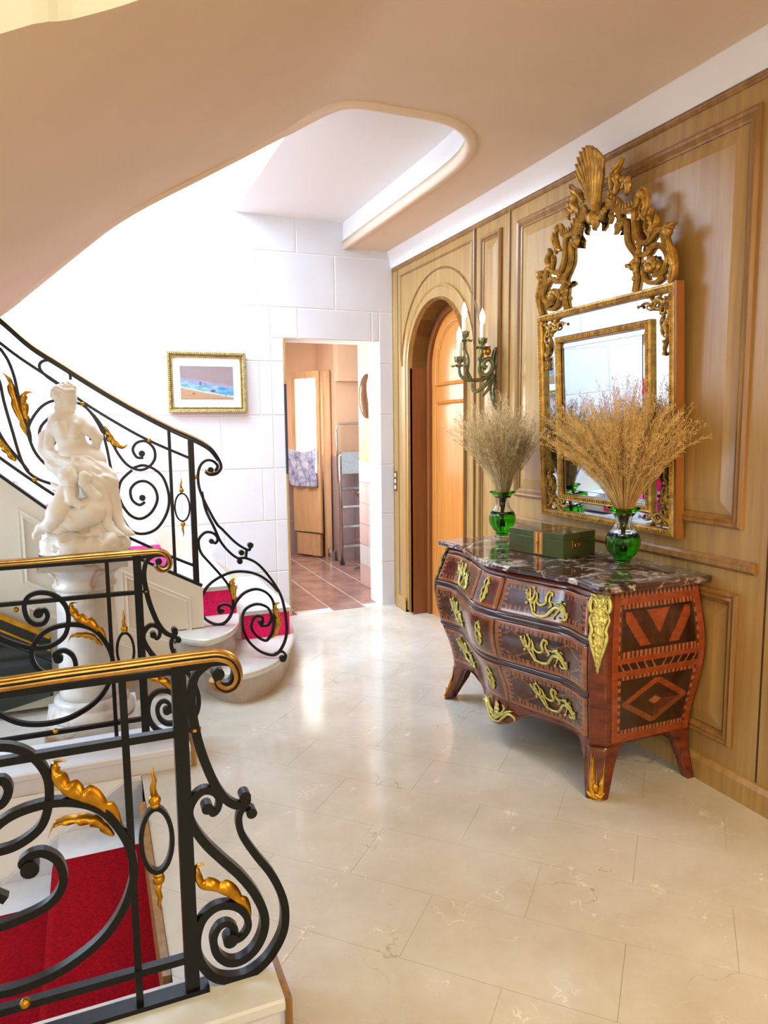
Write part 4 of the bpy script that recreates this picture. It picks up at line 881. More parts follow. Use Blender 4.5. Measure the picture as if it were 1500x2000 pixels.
swan = [
 P('b', 700, 1430, 560, 1510, .074, .058, -.13, -.13, (1.05, .9, .95)), P('b', 560, 1510, 400, 1600, .045, .022, -.13, -.12), P('b', 400, 1600, 280, 1590, .022, .012, -.12, -.11),
 P('b', 760, 1370, 770, 1290, .050, .032, -.13, -.14), P('b', 770, 1290, 700, 1200, .030, .024, -.14, -.15), P('b', 700, 1200, 645, 1130, .024, .022, -.15, -.155), P('b', 645, 1130, 655, 1070, .022, .024, -.155, -.16), P('b', 660, 1065, 700, 1080, .024, .018, -.16, -.16), P('b', 705, 1085, 700, 1120, .012, .007, -.16, -.16),
 P('f', 730, 1410, 520, 1470, .044, .030, -.16, -.155, (1, .6, 1)), P('f', 520, 1470, 440, 1570, .028, .014, -.155, -.15, (1, .6, 1))]
carve('swan', swan, .008, .004, 'statue_marble', sta)
rock = [P('r', 450, 1730, 860, 1740, .072, .072, -.04, -.04, (1.2, 1.6, .8)), P('r', 420, 1800, 880, 1790, .052, .052, -.04, -.04, (1.3, 2.4, .7)), P('r', 380, 1690, 480, 1640, .050, .048, -.07, -.06), P('r', 560, 1640, 700, 1600, .06, .06, -.04, -.04),
        P('r', 800, 1600, 780, 1690, .04, .05, -.07, -.08), P('r', 930, 1720, 960, 1760, .042, .038, -.06, -.06), P('r', 620, 1300, 680, 1560, .07, .09, .04, .0), P('r', 730, 1000, 700, 1300, .075, .09, .06, .05)]
carve('rocky_base', rock, .02, .005, 'statue_marble', sta)
obj('base_rim', G().lathe([(.207, .0145), (.209, .03), (.205, .055), (.198, .075), (.18, .095), (.14, .105)], (PX+.012, PY-.045, .9185), 48).data(), 'statue_marble', sta, smooth=True)
br = sta.children[-1] if False else [c for c in bpy.data.objects if c.name == 'base_rim'][0]
for v_ in br.data.vertices:
    n_ = noise.noise(v_.co*22)*.030 + noise.noise(v_.co*60)*.014
    if v_.co.z > .94: v_.co.x += (v_.co.x-PX)*n_*5; v_.co.y += (v_.co.y-PY)*n_*5; v_.co.z += n_*.9
obj('base_line', G().lathe([(.203, 0), (.209, .004), (.209, .012), (.206, .014)], (PX+.012, PY-.045, .9185), 40).data(), 'dark_line', sta)

# ------------------------------------------------------------------ picture on the far wall
pc = thing('framed_painting', (.83, YF, 1.87), 'gold framed seaside painting with white mount on the stone wall', 'picture')
px0, px1, pz0, pz1 = .545, 1.125, 1.638, 2.088
fy = lambda a, b, d: (a, YF - .012 - d, b)
g = G(); fr = [(px0, pz0), (px1, pz0), (px1, pz1), (px0, pz1)]
R = []
for (a, b), (sx, sz) in zip(fr, ((1, 1), (-1, 1), (-1, -1), (1, -1))):
    R.append([fy(a+sx*u, b+sz*u, d) for u, d in ((0, 0), (0, .024), (.008, .032), (.022, .026), (.030, .014), (.040, .020), (.044, .010), (.044, 0))])
obj('gold_frame', g.rings(R, loop=True).data(), 'frame_silvergold', pc)
g = G(); random.seed(2)
for k in range(38):
    x = px0+.02+k*(px1-px0-.04)/37
    for z in (pz0+.017, pz1-.017): g.sphere((x, YF-.012-.027, z), .0072, 6, 4)
for k in range(29):
    z = pz0+.02+k*(pz1-pz0-.04)/28
    for x in (px0+.017, px1-.017): g.sphere((x, YF-.012-.027, z), .0072, 6, 4)
o = obj('frame_beading', g.data(), 'frame_silvergold', pc, smooth=True); o['kind'] = 'stuff'
obj('white_mount', G().box(px0+.04, px1-.04, YF-.016, YF-.010, pz0+.04, pz1-.04).data(), 'mat_board', pc)
ax0, ax1, az0, az1 = px0+.095, px1-.095, pz0+.10, pz1-.105
v, f = grid(100, 66, lambda u, w: (ax0+(ax1-ax0)*u, YF-.0175, az0+(az1-az0)*w))
o = obj('painted_sheet', (v, f), 'paint_print', pc)
def seaside(i):
    u = (i % 100)/100; w = (i//100)/66; n = noise.noise(Vector((u*7, w*14, 1)))*.5 + noise.noise(Vector((u*22, w*40, 3)))*.25
    sky = np.array([150, 136, 142]); warm = np.array([166, 140, 134]); blue = np.array([150, 158, 200]); sea = np.array([136, 170, 188]); sand = np.array([190, 156, 124]); orange = np.array([188, 142, 100])
    shore = .40 - .30*u**.8 + .02*n; hz = .56 - .25*u + .03*n
    if w > hz + .12: c = sky + (warm-sky)*min(1, max(0, n+.6 - abs(w-.75)))
    elif w > hz: c = blue + (warm-blue)*max(0, (w-hz)/.12)*.8 + n*20
    elif w > shore: c = sea + n*60 - (np.array([40, 14, -20]) if u > .7 else 0)
    elif w > shore - .05: c = np.array([186, 206, 200]) + n*20
    else: c = sand + (orange-sand)*min(1, max(0, .5+n*1.3)) - np.array([20, 20, 10])*(w < .03)
    for (a, b, ra, rb, cc) in ((.37, .47, .03, .05, (112, 104, 130)), (.45, .46, .025, .035, (130, 124, 150)), (.60, .25, .05, .035, (112, 70, 90)), (.24, .17, .03, .025, (170, 96, 60)), (.84, .11, .012, .018, (80, 100, 90)), (.42, .23, .01, .02, (70, 120, 120)), (.57, .29, .02, .015, (200, 190, 200))):
        if ((u-a)/ra)**2 + ((w-b)/rb)**2 < 1: c = np.array(cc) + n*30
    c = np.clip(c*.9, 20, 255); return srgb(*c)
paint(o, seaside)
# ------------------------------------------------------------------ bombe commode
CYc = 2.835; HB = .625; CZT = .862
BT = [(0, .014), (.05, .0), (.12, -.022), (.22, -.026), (.32, -.010), (.42, .020), (.52, .044), (.60, .052), (.68, .044), (.76, .022), (.86, -.004)]
BC = [tuple(p) for p in cr(BT, 6)]
def bomb(z): return interp(BC, z)
def serp(s):
    a = min(abs(s)/.70, 1.0); return .088*(.5+.5*math.cos(math.pi*a)) - .020*math.sin(math.pi*max(0, (abs(s)-.5)/.5))**2
def hb(z): return HB + bomb(z)*.9
def xf(z): return 1.812 - bomb(z)*.95
def skew(p):
    k = max(0, (2.335 - p[0])/.53); return (p[0] - .034*(p[1]-CYc)*k, p[1], p[2])
CH = .040
def front(y, z, off=0.0):
    s = (y-CYc)/(hb(z)-CH); s = max(-1, min(1, s))
    return skew((xf(z) - CH*.4 - serp(s)*(1 + .15*bomb(z)/.04) - off, y, z))
XB = 2.335; SOFF = -1
def pt(u, z):
    p = pt0(u, z); return p if 2 < u <= 3 else skew(p)
def pt0(u, z):
    """u 0-1 left side from the wall, 1-2 canted corner, 2-3 front, 3-4 corner, 4-5 right side"""
    yl, yr = CYc + hb(z), CYc - hb(z); fx = xf(z)
    if u <= 1: return (XB + (fx + CH*.8 - XB)*u, yl, z)
    if u <= 2: t = u-1; return (fx + CH*.8 + (-CH*1.2)*t, yl - CH*t, z)
    if u <= 3: t = u-2; y = yl - CH + (yr + CH - (yl - CH))*t; return front(y, z)
    if u <= 4: t = u-3; return (fx - CH*.4 + CH*1.2*t, yr + CH*(1-t), z)
    t = u-4; return (fx + CH*.8 + (XB - fx - CH*.8)*t, yr, z)
def zb(u):
    """lower edge height"""
    def leg(t, apron, w=.075):
        if t <= w: return 0.0
        q = min(1, (t-w)/.095); return apron*(1 - (1-q)**2.4) if q > 0 else 0
    L = .50; LF = 2*HB - 2*CH
    if u <= 1 or u >= 4:
        v = u if u <= 1 else 5-u       # 0 at wall, 1 at corner
        t = min((1-v)*L + .03, v*L + .02); return leg(t, .205, .056)
    if u <= 2 or 3 <= u: return 0.0
    v = u-2; t = min(v, 1-v)*LF + .02
    z = leg(t, .205, .034)
    c = abs(v-.5)*LF
    if c < .26: z -= .105*(.5+.5*math.cos(math.pi*c/.26))**1.0
    return max(0, z)
us = sorted(set([round(i/44, 4) for i in range(45)] + [1+i/6 for i in range(7)] + [2+i/96 for i in range(97)] + [3+i/6 for i in range(7)] + [4+i/44 for i in range(45)]))
comm = thing('bombe_commode', (2.05, CYc, 0), 'curved marquetry chest of drawers with gilt mounts against the oak panelling', 'chest of drawers')
NR = 30; vs = []; ZC = .21
def col_pts(u, z0, z1, n): return [pt(u, z0 + (z1-z0)*j/n) for j in range(n+1)]
for u in us: vs += col_pts(u, max(zb(u), .10 if False else zb(u) if zb(u) > .09 else .20), CZT, NR)
n1 = NR+1
fs = [(i*n1+j, (i+1)*n1+j, (i+1)*n1+j+1, i*n1+j+1) for i in range(len(us)-1) for j in range(NR)]
body = obj('carcass', (vs, fs), 'kingwood', comm, smooth=True)
md = body.modifiers.new('thickness', 'SOLIDIFY'); md.thickness = .02; md.offset = SOFF
obj('inner_floor', G().box(1.86, XB, CYc-.58, CYc+.58, .215, .235).data(), 'dark_inner', comm)
# legs: rows from the floor to the carcass
for (a, b) in ((0, .30), (.55, 2.16), (2.84, 4.45), (4.70, 5)):
    uu = [u for u in us if a <= u <= b and zb(u) <= .2001]; 
    # keep the contiguous part around the foot
    vs = []; 
    for u in uu: vs += col_pts(u, min(zb(u), .2), .2005, 8)
    fs = [(i*9+j, (i+1)*9+j, (i+1)*9+j+1, i*9+j+1) for i in range(len(uu)-1) for j in range(8)]
    l = obj('leg', (vs, fs), 'kingwood', comm, smooth=True)
    md = l.modifiers.new('thickness', 'SOLIDIFY'); md.thickness = .035; md.offset = SOFF
# side panels with marquetry
RL, RD2, RM, RP = (150, 66, 30), (52, 24, 14), (98, 44, 22), (172, 104, 70)
def side_col(s, v):
    """s -1..1 across, v 0 bottom..1 top"""
    n = noise.noise(Vector((s*9, v*9, 2)))*12
    def C(c): return srgb(*[max(5, q + n) for q in c])
    edge = 1 - abs(s)
    dent = lambda x: RP if int(math.floor(x*22)) % 2 else RM
    if v > .965: return C(dent(s*.9+3) if edge > .10 else RL)
    if edge < .13: return C(RL)
    if v > .925: return C(RL)
    if v > .60:
        if edge < .20: return C(dent(v*1.6+2) if edge < .17 else RM)
        if v > .895 or v < .64: return C(dent(s*1.0+5))
        if v > .875 or v < .665 or edge < .235: return C(RD2)
        q = (v - .665)/.21; a = abs(s)
        if q > .32 + a*2.6 - .0 and a < .28: return C(RL)
        if abs(a - (.30 + q*.42)) < .11 and a < .74: return C(RL)
        return C(RD2 if a > .28 + .3*q else (70, 34, 18))
    if v > .565: return C(RL)
    if v > .52:
        return C(RP if abs(((s*6 + (v-.52)*(-10 if s > 0 else 10)) % 1) - .5) < .09 else RD2) if edge > .08 else C(RL)
    if v > .475: return C(RL)
    if v < .055: return C(RL)
    if edge < .20: return C(dent(v*1.6+1))
    if v > .452 or v < .085: return C(dent(s*1.0+5))
    if v > .435 or v < .105 or edge < .24: return C(RD2)
    q = (v-.105)/.33; a = abs(s)/.76; b = abs(q-.5)*2; r = a + b
    if r < .20: return C(RP)
    if r < .80: return C((64, 30, 16) if (q > .5) == (s > 0) else RM if q < .5 else (58, 28, 16))
    if r < 1.08: return C(RL if q > .5 else (132, 70, 40))
    return C(RD2)
for sgn in (-1, 1):
    nu, nv = 120, 170
    def fp(i, j):
        z = .215 + .640*j; x0, x1 = 1.868 - bomb(z)*.95 + .004, 2.325
        return skew((x0 + (x1-x0)*i, CYc + sgn*(hb(z) + .0015), z))
    o = obj('side_panel', grid(nu, nv, fp), 'marquetry', comm, smooth=True)
    paint(o, lambda i: side_col(((i % nu)+.5)/nu*2-1, ((i//nu)+.5)/nv))
# drawers
def drawer_col(s, t, w, h, centre=False):
    n = noise.noise(Vector((s*w*30, t*h*30, 5)))*12
    def C(c): return srgb(*[max(5, q + n) for q in c])
    du, dv = min(s, 1-s)*w, min(t, 1-t)*h; e = min(du, dv)
    if e < .004: return C((60, 28, 14))
    if e < .022: return C((158, 92, 44))
    if centre: return C((86, 42, 24)) if e > .03 else C((120, 64, 34))
    if e < .040:
        k = int((s*w if dv < du else t*h)/.011) % 2
        return C((150, 92, 58) if k else (78, 38, 24))
    x, y = s*w, (t-.5)*h
    k = abs((x % .26) - .13)
    if abs(abs(y) + k*.55 - .062) < .004: return C((140, 84, 50))
    return C((82, 42, 26)) if (abs(y) + k*.55 < .062) else C((62, 32, 20))
rows = [(.685, .835), (.455, .655), (.232, .428)]
def drawer(name, s0, s1, z0, z1, secs):
    nu, nv = max(16, int(110*(s1-s0)/2*1.2)), 30
    def fp(i, j, off=.0085):
        z = z0 + (z1-z0)*j; y = CYc + (hb(z)-CH-.012)*(s0+(s1-s0)*i)
        ed = min(min(i, 1-i)*(s1-s0)*.6, min(j, 1-j)*(z1-z0)); o_ = off*min(1, (ed+.0015)/.006)
        return front(y, z, o_ + .001)
    o = obj(name, grid(nu, nv, fp), 'marquetry', comm, smooth=True)
    def fc(i):
        a = ((i % nu)+.5)/nu; b = ((i//nu)+.5)/nv; s = s0 + (s1-s0)*a
        for (c, d, cen) in secs:
            if c <= s <= d: return drawer_col((s-c)/(d-c), b, (d-c)*.58, z1-z0, cen)
        return srgb(60, 30, 16)
    paint(o, fc)
    return o
secs = [(-1, -.17, False), (-.17, .17, True), (.17, 1, False)]
d1 = [drawer('drawer', -1, -.185, *rows[0], [(-1, -.185, False)]), drawer('small_drawer', -.165, .165, *rows[0], [(-.165, .165, True)]), drawer('drawer', .185, 1, *rows[0], [(.185, 1, False)])]
d2 = drawer('drawer', -1, 1, *rows[1], secs); d3 = drawer('drawer', -1, 1, *rows[2], secs)
for z in (.670, .441):
    R = []
    for i in range(61):
        s = -1 + i/30; 
        R.append([front(CYc + (hb(z+dz)-CH-.004)*s, z+dz, o_) for dz, o_ in ((-.013, .001), (-.011, .005), (0, .007), (.011, .005), (.013, .001))])
    obj('drawer_rail', G().rings(R, close=False).data(), 'kingwood_dark', comm, smooth=True)
# gilt mounts
def fmount(yc_, zc_, sx=1.0, sz=1.0):
    def f(a, b, d):
        y = yc_ - a*sx*1.12; z = zc_ + b*sz*1.12; x, y, z = front(y, z, .011); return (x - d, y, z)
    return f
def curl(g, pts, r0, f, r1=None, flat=.8):
    C = cr(pts, 5); n = len(C); r1 = r1 or r0*.35
    rad = [r0*(.35 + .65*math.sin(math.pi*min(1, (i/(n-1))*.85+.12))) if r1 is None else (r0 + (r1-r0)*abs(2*i/(n-1)-1)**1.5) for i in range(n)]
    rad = [r*1.5 for r in rad]
    g.tube([f(c[0], c[1], .004) for c in C], rad, 6, flat=flat)
def handle(drw, yc_, zc_, mir=1):
    f = fmount(yc_, zc_, mir); g = G()
    curl(g, [(-.080, .018), (-.072, -.006), (-.058, -.028), (-.045, -.045), (-.02, -.052), (.005, -.048), (.02, -.030), (.034, -.012), (.055, -.010), (.075, -.022), (.088, -.042), (.098, -.040), (.100, -.020)], .0052, f, .003)
    curl(g, [(.088, -.045), (.070, -.048), (.060, -.038)], .004, f)
    curl(g, [(-.098, .030), (-.092, .012), (-.080, .0), (-.066, .004), (-.062, .030), (-.070, .045)], .0045, f)
    curl(g, [(-.104, .026), (-.090, .020), (-.075, .024)], .0035, f)
    curl(g, [(-.086, .045), (-.082, .024), (-.074, .008)], .0035, f)
    curl(g, [(-.055, .034), (-.048, .012), (-.052, -.010), (-.040, -.040)], .0045, f)
    curl(g, [(-.050, .008), (-.038, -.006), (-.020, -.010), (-.006, .002), (-.010, .022), (-.004, .040), (.010, .042), (.014, .028)], .0052, f, .003)
    curl(g, [(.006, .036), (.006, .012), (.018, -.006), (.008, -.016)], .0045, f)
    curl(g, [(.014, .010), (.032, .006), (.046, .012), (.062, .006), (.078, -.004), (.086, -.018)], .0045, f)
    curl(g, [(.038, .014), (.050, .002), (.056, -.012), (.048, -.030), (.040, -.046)], .004, f)
    curl(g, [(.066, .012), (.074, .014), (.080, .008)], .003, f)
    for (a, b) in ((-.098, .034), (-.070, .048), (.0, .044), (.1, -.02), (-.045, -.047), (.04, -.048), (.055, .015), (-.085, -.012)):
        g.sphere(f(a, b, .006), .0068, 6, 5)
    g2 = G(); leaf(g2, [(-.10, .03), (-.085, .0), (-.06, -.01), (-.04, .01)], .016, f, 4, .007, th=.003); leaf(g2, [(.03, .012), (.055, -.004), (.08, -.02), (.1, -.04)], .014, f, 4, .007, th=.003)
    g.add(g2.v, g2.f)
    obj('gilt_handle', g.data(), 'ormolu', drw, smooth=True)
def escutcheon(drw, zc_):
    f = fmount(CYc, zc_); g = G()
    for m in (1, -1):
        curl(g, [(0, .048), (.010*m, .040), (.014*m, .026), (.006*m, .014), (.014*m, .004), (.018*m, -.008), (.010*m, -.020), (.014*m, -.030), (.004*m, -.044), (0, -.052)], .0045, f, .003)
        g.sphere(f(.018*m, .028, .003), .005, 6, 5); g.sphere(f(.021*m, -.008, .003), .005, 6, 5); g.sphere(f(.014*m, -.034, .003), .004, 6, 5)
    leaf(g, [(0, .055), (.002, .02), (0, -.02), (-.002, -.055)], .013, f, 4, .006, th=.003)
    obj('keyhole_mount', g.data(), 'ormolu', drw, smooth=True)
for dr_, zz, k in ((d1[0], .762, -1), (d1[2], .762, 1)): handle(dr_, CYc + k*.345, zz, 1)
for dr_, zz in ((d2, .560), (d3, .335)):
    for k in (-1, 1): handle(dr_, CYc + k*.365, zz, 1)
escutcheon(d1[1], .762); escutcheon(d2, .555); escutcheon(d3, .330)
# corner chutes
def corner(sgn, z, a, d):
    """a -1..1 across the canted corner, d outward"""
    y0 = CYc + sgn*hb(z); fx = xf(z); t = (a+1)/2
    return skew((fx + CH*.8 - CH*1.2*t - d*.75, y0 - sgn*CH*t + sgn*d*.65, z))
for sgn in (-1, 1):
    def fp(i, j):
        z = .853 - .285*j; w = 1.15*(1 - j)**.55*(.85+.15*math.cos(j*20)) + .10
        a = (i*2-1)*w; bump_ = .010*(1-abs(i*2-1)**2) + .006*abs(math.sin(j*38+i*3))*abs(math.sin(i*11+j*9)) + .004*noise.noise(Vector((i*9, j*30, sgn)))
        wrap = max(0, abs(a)-1)
        return corner(sgn, z, a, bump_ + .003 - wrap*.012)
    o = obj('corner_mount', grid(18, 90, fp), 'ormolu', comm, smooth=True)
    g = G(); f = lambda a, b, d: corner(sgn, b, a, d)
    for m in (1, -1):
        curl(g, [(.2*m, .80), (.9*m, .84), (1.25*m, .81), (1.0*m, .785), (.6*m, .80)], .006, lambda a, b, d: f(a, b, .012))
        curl(g, [(1.0*m, .78), (1.2*m, .755), (.85*m, .72), (1.0*m, .69), (.7*m, .65), (.35*m, .61), (.1*m, .58)], .0055, lambda a, b, d: f(a, b, .009))
        for b in (.845, .81, .775, .74, .70, .66): g.sphere(f(.5*m, b, .014), .008, 7, 5)
    g.tube([f(0, .585, .006), f(0, .56, .008), f(0, .545, .004)], [.007, .006, .002], 7)
    obj('scrolled_trim', g.data(), 'ormolu' if sgn < 0 else 'verdigris', o, smooth=True)
    # foot mount
    g = G()
    for m in (-1, 0, 1):
        leaf(g, [(m*.15, .015), (m*.7, .05), (m*.9, .075), (m*.75, .10) if m else (0, .14)], .16 if m else .22, lambda a, b, d: corner(sgn, b, a, d*.5+.004), 3, .014, th=.003)
    g.sphere(corner(sgn, .045, 0, .01), .012, 8, 6, (1, 1, 1.6)); g.sphere(corner(sgn, .012, 0, .008), .013, 8, 6, (1, 1.2, .6))
    curl(g, [(-1.1, .03), (-.6, .012), (.0, .02), (.6, .012), (1.1, .03)], .006, lambda a, b, d: corner(sgn, b, a, .004))
    obj('foot_mount', g.data(), 'gilt', comm, smooth=True)
# apron mount
f = fmount(CYc, .155); g = G()
for m in (1, -1):
    curl(g, [(0, -.035), (.03*m, -.030), (.055*m, -.005), (.085*m, .02), (.115*m, .015), (.12*m, 0)], .006, f); curl(g, [(.01*m, .0), (.04*m, .01), (.06*m, .035), (.05*m, .05)], .005, f)
    leaf(g, [(0, -.03), (.03*m, -.01), (.07*m, .02), (.11*m, .04)], .018, f, 4, .008, th=.003)
leaf(g, [(0, .05), (0, .02), (0, -.01), (0, -.045)], .03, f, 4, .01, th=.003)
obj('apron_mount', g.data(), 'ormolu', comm, smooth=True)
# marble top
def outline(off, n=80):
    P = [(2.355, CYc + .665 + off*.5)]
    fx = 1.778 - off
    P += [(fx + .07, CYc + .672 + off), (fx + .02, CYc + .668 + off), (fx - .004, CYc + .645 + off*.7)]
    for i in range(n+1):
        s = 1 - 2*i/n; P.append((fx - .004 - serp(s*.985)*1.05 + 0.0, CYc + s*(.632)))
    P += [(fx - .004, CYc - .645 - off*.7), (fx + .02, CYc - .668 - off), (fx + .07, CYc - .672 - off), (2.355, CYc - .665 - off*.5)]
    return [skew((x, y, 0))[:2] for x, y in P]
TZ = .893
R = [[(x, y, z) for x, y in outline(o)] for o, z in ((-.012, .863), (-.004, .865), (.004, .871), (.004, .876), (.0, .879), (.004, .884), (.0, .8905), (-.006, TZ))]
obj('marble_top', G().rings(R).data(), 'brown_marble', comm)

# ------------------------------------------------------------------ green box
bx = thing('lacquered_box', (2.12, 2.90, TZ), 'dark green lacquered box with striped inlay and brass side handle on the marble top', 'box')
BA = math.atan2(-.34, .085); bo = Vector((1.935, 3.055, TZ+.0008))
e1 = Vector((math.cos(BA), math.sin(BA), 0)); e2 = Vector((-e1.y, e1.x, 0)); BW, BD, BH = .345, .235, .118
fb = lambda a, b, d: tuple(bo + e1*a + e2*b + Vector((0, 0, d)))
def bbox(name, a0, a1, b0, b1, z0, z1, m, par=bx, be=.002):
    R = [[fb(a, b, z) for a, b in ((a0+i, b0+i), (a1-i, b0+i), (a1-i, b1-i), (a0+i, b1-i))] for i, z in ((be, z0), (0, z0+be), (0, z1-be), (be, z1))]
    return obj(name, G().rings(R).data(), m, par)
bbox('box_body', 0, BW, 0, BD, 0, .086, 'green_lacquer')
bbox('box_lid', 0, BW, 0, BD, .0868, BH, 'green_lacquer')
nu, nv = 26, 40
o = obj('inlay_band', grid(nu, nv, lambda i, j: fb(.165+.055*i, -.0006, .006 + .109*j)), 'inlay', bx)
def inl(i):
    a = (i % nu)/nu; b = (i//nu)
    if a < .08 or a > .9 or b < 2 or b > 37: return srgb(60, 36, 16) if (b + int(a*nu)) % 2 else srgb(236, 190, 110)
    return srgb(236, 172, 80) if (.18 < a < .38 or .62 < a < .82) else srgb(150, 96, 50)
paint(o, inl)
obj('inlay_band', G().add([fb(.165, 0, BH+.0005), fb(.22, 0, BH+.0005), fb(.22, BD, BH+.0005), fb(.165, BD, BH+.0005)], [(0, 1, 2, 3)]).data(), mat('lid inlay', srgb(170, 110, 54), .15, grain=(30, 3, .3), coat=.5), bx)
g = G().tube([fb(.1925, -.003, .062), fb(.1925, -.008, .062)], .006, 10).tube([fb(.1925, -.006, .058), fb(.1925, -.006, .044)], .002, 6)
obj('small_latch', g.data(), 'brass', bx)
g = G(); hy = .09
g.add([fb(BW+.0008, hy-.028, .045), fb(BW+.0008, hy+.028, .045), fb(BW+.0008, hy+.028, .082), fb(BW+.0008, hy-.028, .082), fb(BW+.004, hy-.026, .047), fb(BW+.004, hy+.026, .047), fb(BW+.004, hy+.026, .080), fb(BW+.004, hy-.026, .080)], [(4, 5, 6, 7), (0, 1, 5, 4), (1, 2, 6, 5), (2, 3, 7, 6), (3, 0, 4, 7)])
g.tube([fb(BW+.006, hy-.016, .066), fb(BW+.010, hy-.014, .056), fb(BW+.011, hy, .053), fb(BW+.010, hy+.014, .056), fb(BW+.006, hy+.016, .066)], .003, 8)
obj('side_handle', g.data(), 'brass', bx, smooth=False)

# ------------------------------------------------------------------ vases
def make_vase(x, y, label, seed=0):
    v = thing('glass_vase', (x, y, TZ), label, 'vase', 'green cut glass vases on the chest')
    c = (x, y, TZ+.0005)
    fl = lambda z: -.07 if .03 < z < .14 else -.03
    th = .0035
    def shell(name, prof, m, flu=True):
        inner = [(max(.004, r-th), z) for r, z in prof[::-1]]
        R = []
        n = 96 if flu else 48
        for r, z in prof + inner:
            R.append([(c[0] + r*(1 - (.05*abs(math.sin(8*2*math.pi*k/n)) if flu else 0))*math.cos(2*math.pi*k/n), c[1] + r*(1 - (.05*abs(math.sin(8*2*math.pi*k/n)) if flu else 0))*math.sin(2*math.pi*k/n), c[2]+z) for k in range(n)])
        return obj(name, G().rings(R, loop=True).data(), m, v, smooth=True)
    shell('clear_foot', [(.056, 0), (.058, .005), (.045, .010), (.034, .016), (.030, .022)], 'clear_glass', True)
    shell('green_bowl', [(.030, .0225), (.038, .030), (.040, .036), (.038, .040), (.052, .052), (.068, .078), (.075, .105), (.074, .128), (.066, .146)], 'green_glass')
    shell('clear_neck', [(.0655, .1465), (.056, .160), (.045, .172), (.038, .190), (.036, .205), (.040, .225), (.050, .240)], 'clear_glass')
    shell('green_rim', [(.0505, .2405), (.062, .252), (.074, .258), (.073, .262), (.060, .262)], 'green_glass', False)
    return v
make_vase(2.155, 2.475, 'green cut glass vase nearest the viewer at the right end of the marble top')
make_vase(2.105, 3.395, 'green cut glass vase behind the lacquered box at the left end of the marble top')

# ------------------------------------------------------------------ dried grasses
def bouquet(x, y, label, m, seed, height, spread, n=430, lean=(0, 0), wmax=1.0):
    rd = random.Random(seed); g = G()
    stems = []
    for k in range(n):
        a = rd.uniform(0, 2*math.pi); r = math.sqrt(rd.random())
        L = height*(.62 + .38*rd.random())*(1 - .18*r)
        tilt = r*spread*(.75+.4*rd.random())
        if rd.random() < .03: tilt *= 1.35
        dx, dy = math.cos(a)*tilt, math.sin(a)*tilt
        dx = dx*1.0 + lean[0]; dy = dy + lean[1]
        base = Vector((x + math.cos(a+2.5)*.018*r, y + math.sin(a+2.5)*.018*r, TZ+.07))
        neck = Vector((x + math.cos(a)*.026*r, y + math.sin(a)*.026*r, TZ+.235))
        pts = [base, neck]
        nseg = 7; droop = rd.uniform(.0, .22)*(.4+r)
        for i in range(1, nseg+1):
            t = i/nseg; z = L*t*(1 - .20*tilt*t) - droop*L*t**3*.6
            hx = dx*L*(t**1.25)*1.0; hy = dy*L*(t**1.25)
            p = neck + Vector((hx, hy, z)) + Vector((rd.uniform(-1, 1), rd.uniform(-1, 1), 0))*.004
            p.x = min(p.x, 2.262 - (p.z-1.03)*.047)
            pts.append(p)
        g.tube(pts, [.0009]*2 + [.0011 - .0008*i/nseg for i in range(nseg)], 3, caps=False)
        # feathery seed head on upper half
        cur = cr([tuple(p) for p in pts[3:]], 8)
        M_ = len(cur)
        for q in range(8 if k % 2 else 6, M_-1, 1):
            c0 = Vector(cur[q]); tdir = (Vector(cur[min(q+1, M_-1)]) - Vector(cur[q-1])).normalized()
            for w_ in range(2):
                rr = Vector((rd.uniform(-1, 1), rd.uniform(-1, 1), rd.uniform(-.6, 1))).normalized()
                l = rd.uniform(.014, .046)*(1 - .5*q/M_); d = (tdir*.75 + rr*.65).normalized(); e = c0 + d*l
                if e.x > 2.27 - (e.z-1.03)*.047: continue
                s = d.cross(Vector((rd.uniform(-1, 1), rd.uniform(-1, 1), rd.uniform(-1, 1)))).normalized()*rd.uniform(.0008, .0017)
                nv_ = len(g.v); mid = c0 + d*l*.65
                g.v += [tuple(c0), tuple(mid+s), tuple(e), tuple(mid-s)]; g.f.append((nv_, nv_+1, nv_+2, nv_+3))
    o = obj('dried_grass_bouquet', g.data(), m)
    return tag(o, label, 'dried grasses', 'dried grasses in the vases', 'stuff')
bouquet(2.155, 2.475, 'large golden bunch of dried grasses in the nearest green vase, in front of the mirror', 'grass_gold', 3, .66, .74, 760, (-.02, .03))
bouquet(2.105, 3.395, 'smaller pale bunch of dried grasses in the vase under the wall sconce', 'grass_pale', 8, .62, .52, 520, (-.03, .06))

# ------------------------------------------------------------------ mirror
mt = math.radians(2.7)
MO = Vector((2.352, 2.828, 1.03)); MU = Vector((0, -1, 0)); MV = Vector((-math.sin(mt), 0, math.cos(mt))); MN = Vector((-math.cos(mt), 0, -math.sin(mt)))
fm = lambda a, b, d: tuple(MO + MU*a + MV*b + MN*d)
mi = thing('gilt_mirror', tuple(MO), 'tall giltwood mirror with pierced scroll crest and shell above the chest', 'mirror')
def mframe(name, u0, u1, v0, v1, w, prof, m, par=mi):
    R = []
    for (a, b), (sx, sz) in zip(((u0, v0), (u1, v0), (u1, v1), (u0, v1)), ((1, 1), (-1, 1), (-1, -1), (1, -1))):
        R.append([fm(a+sx*q*w, b+sz*q*w, d) for q, d in prof])
    return obj(name, G().rings(R, loop=True).data(), m, par)
HW, H1 = .492, 1.075
of = mframe('outer_frame', -HW, HW, 0, H1, .036, [(0, 0), (0, .036), (.12, .044), (.35, .046), (.45, .042), (.7, .047), (.9, .040), (1, .030), (1, 0)], 'giltwood')
obj('frame_side', G().prism([(HW+.0005, -.002), (HW+.0125, -.002), (HW+.0125, H1+.002), (HW+.0005, H1+.002)], 0, .043, fm).data(), 'giltwood_side', mi)
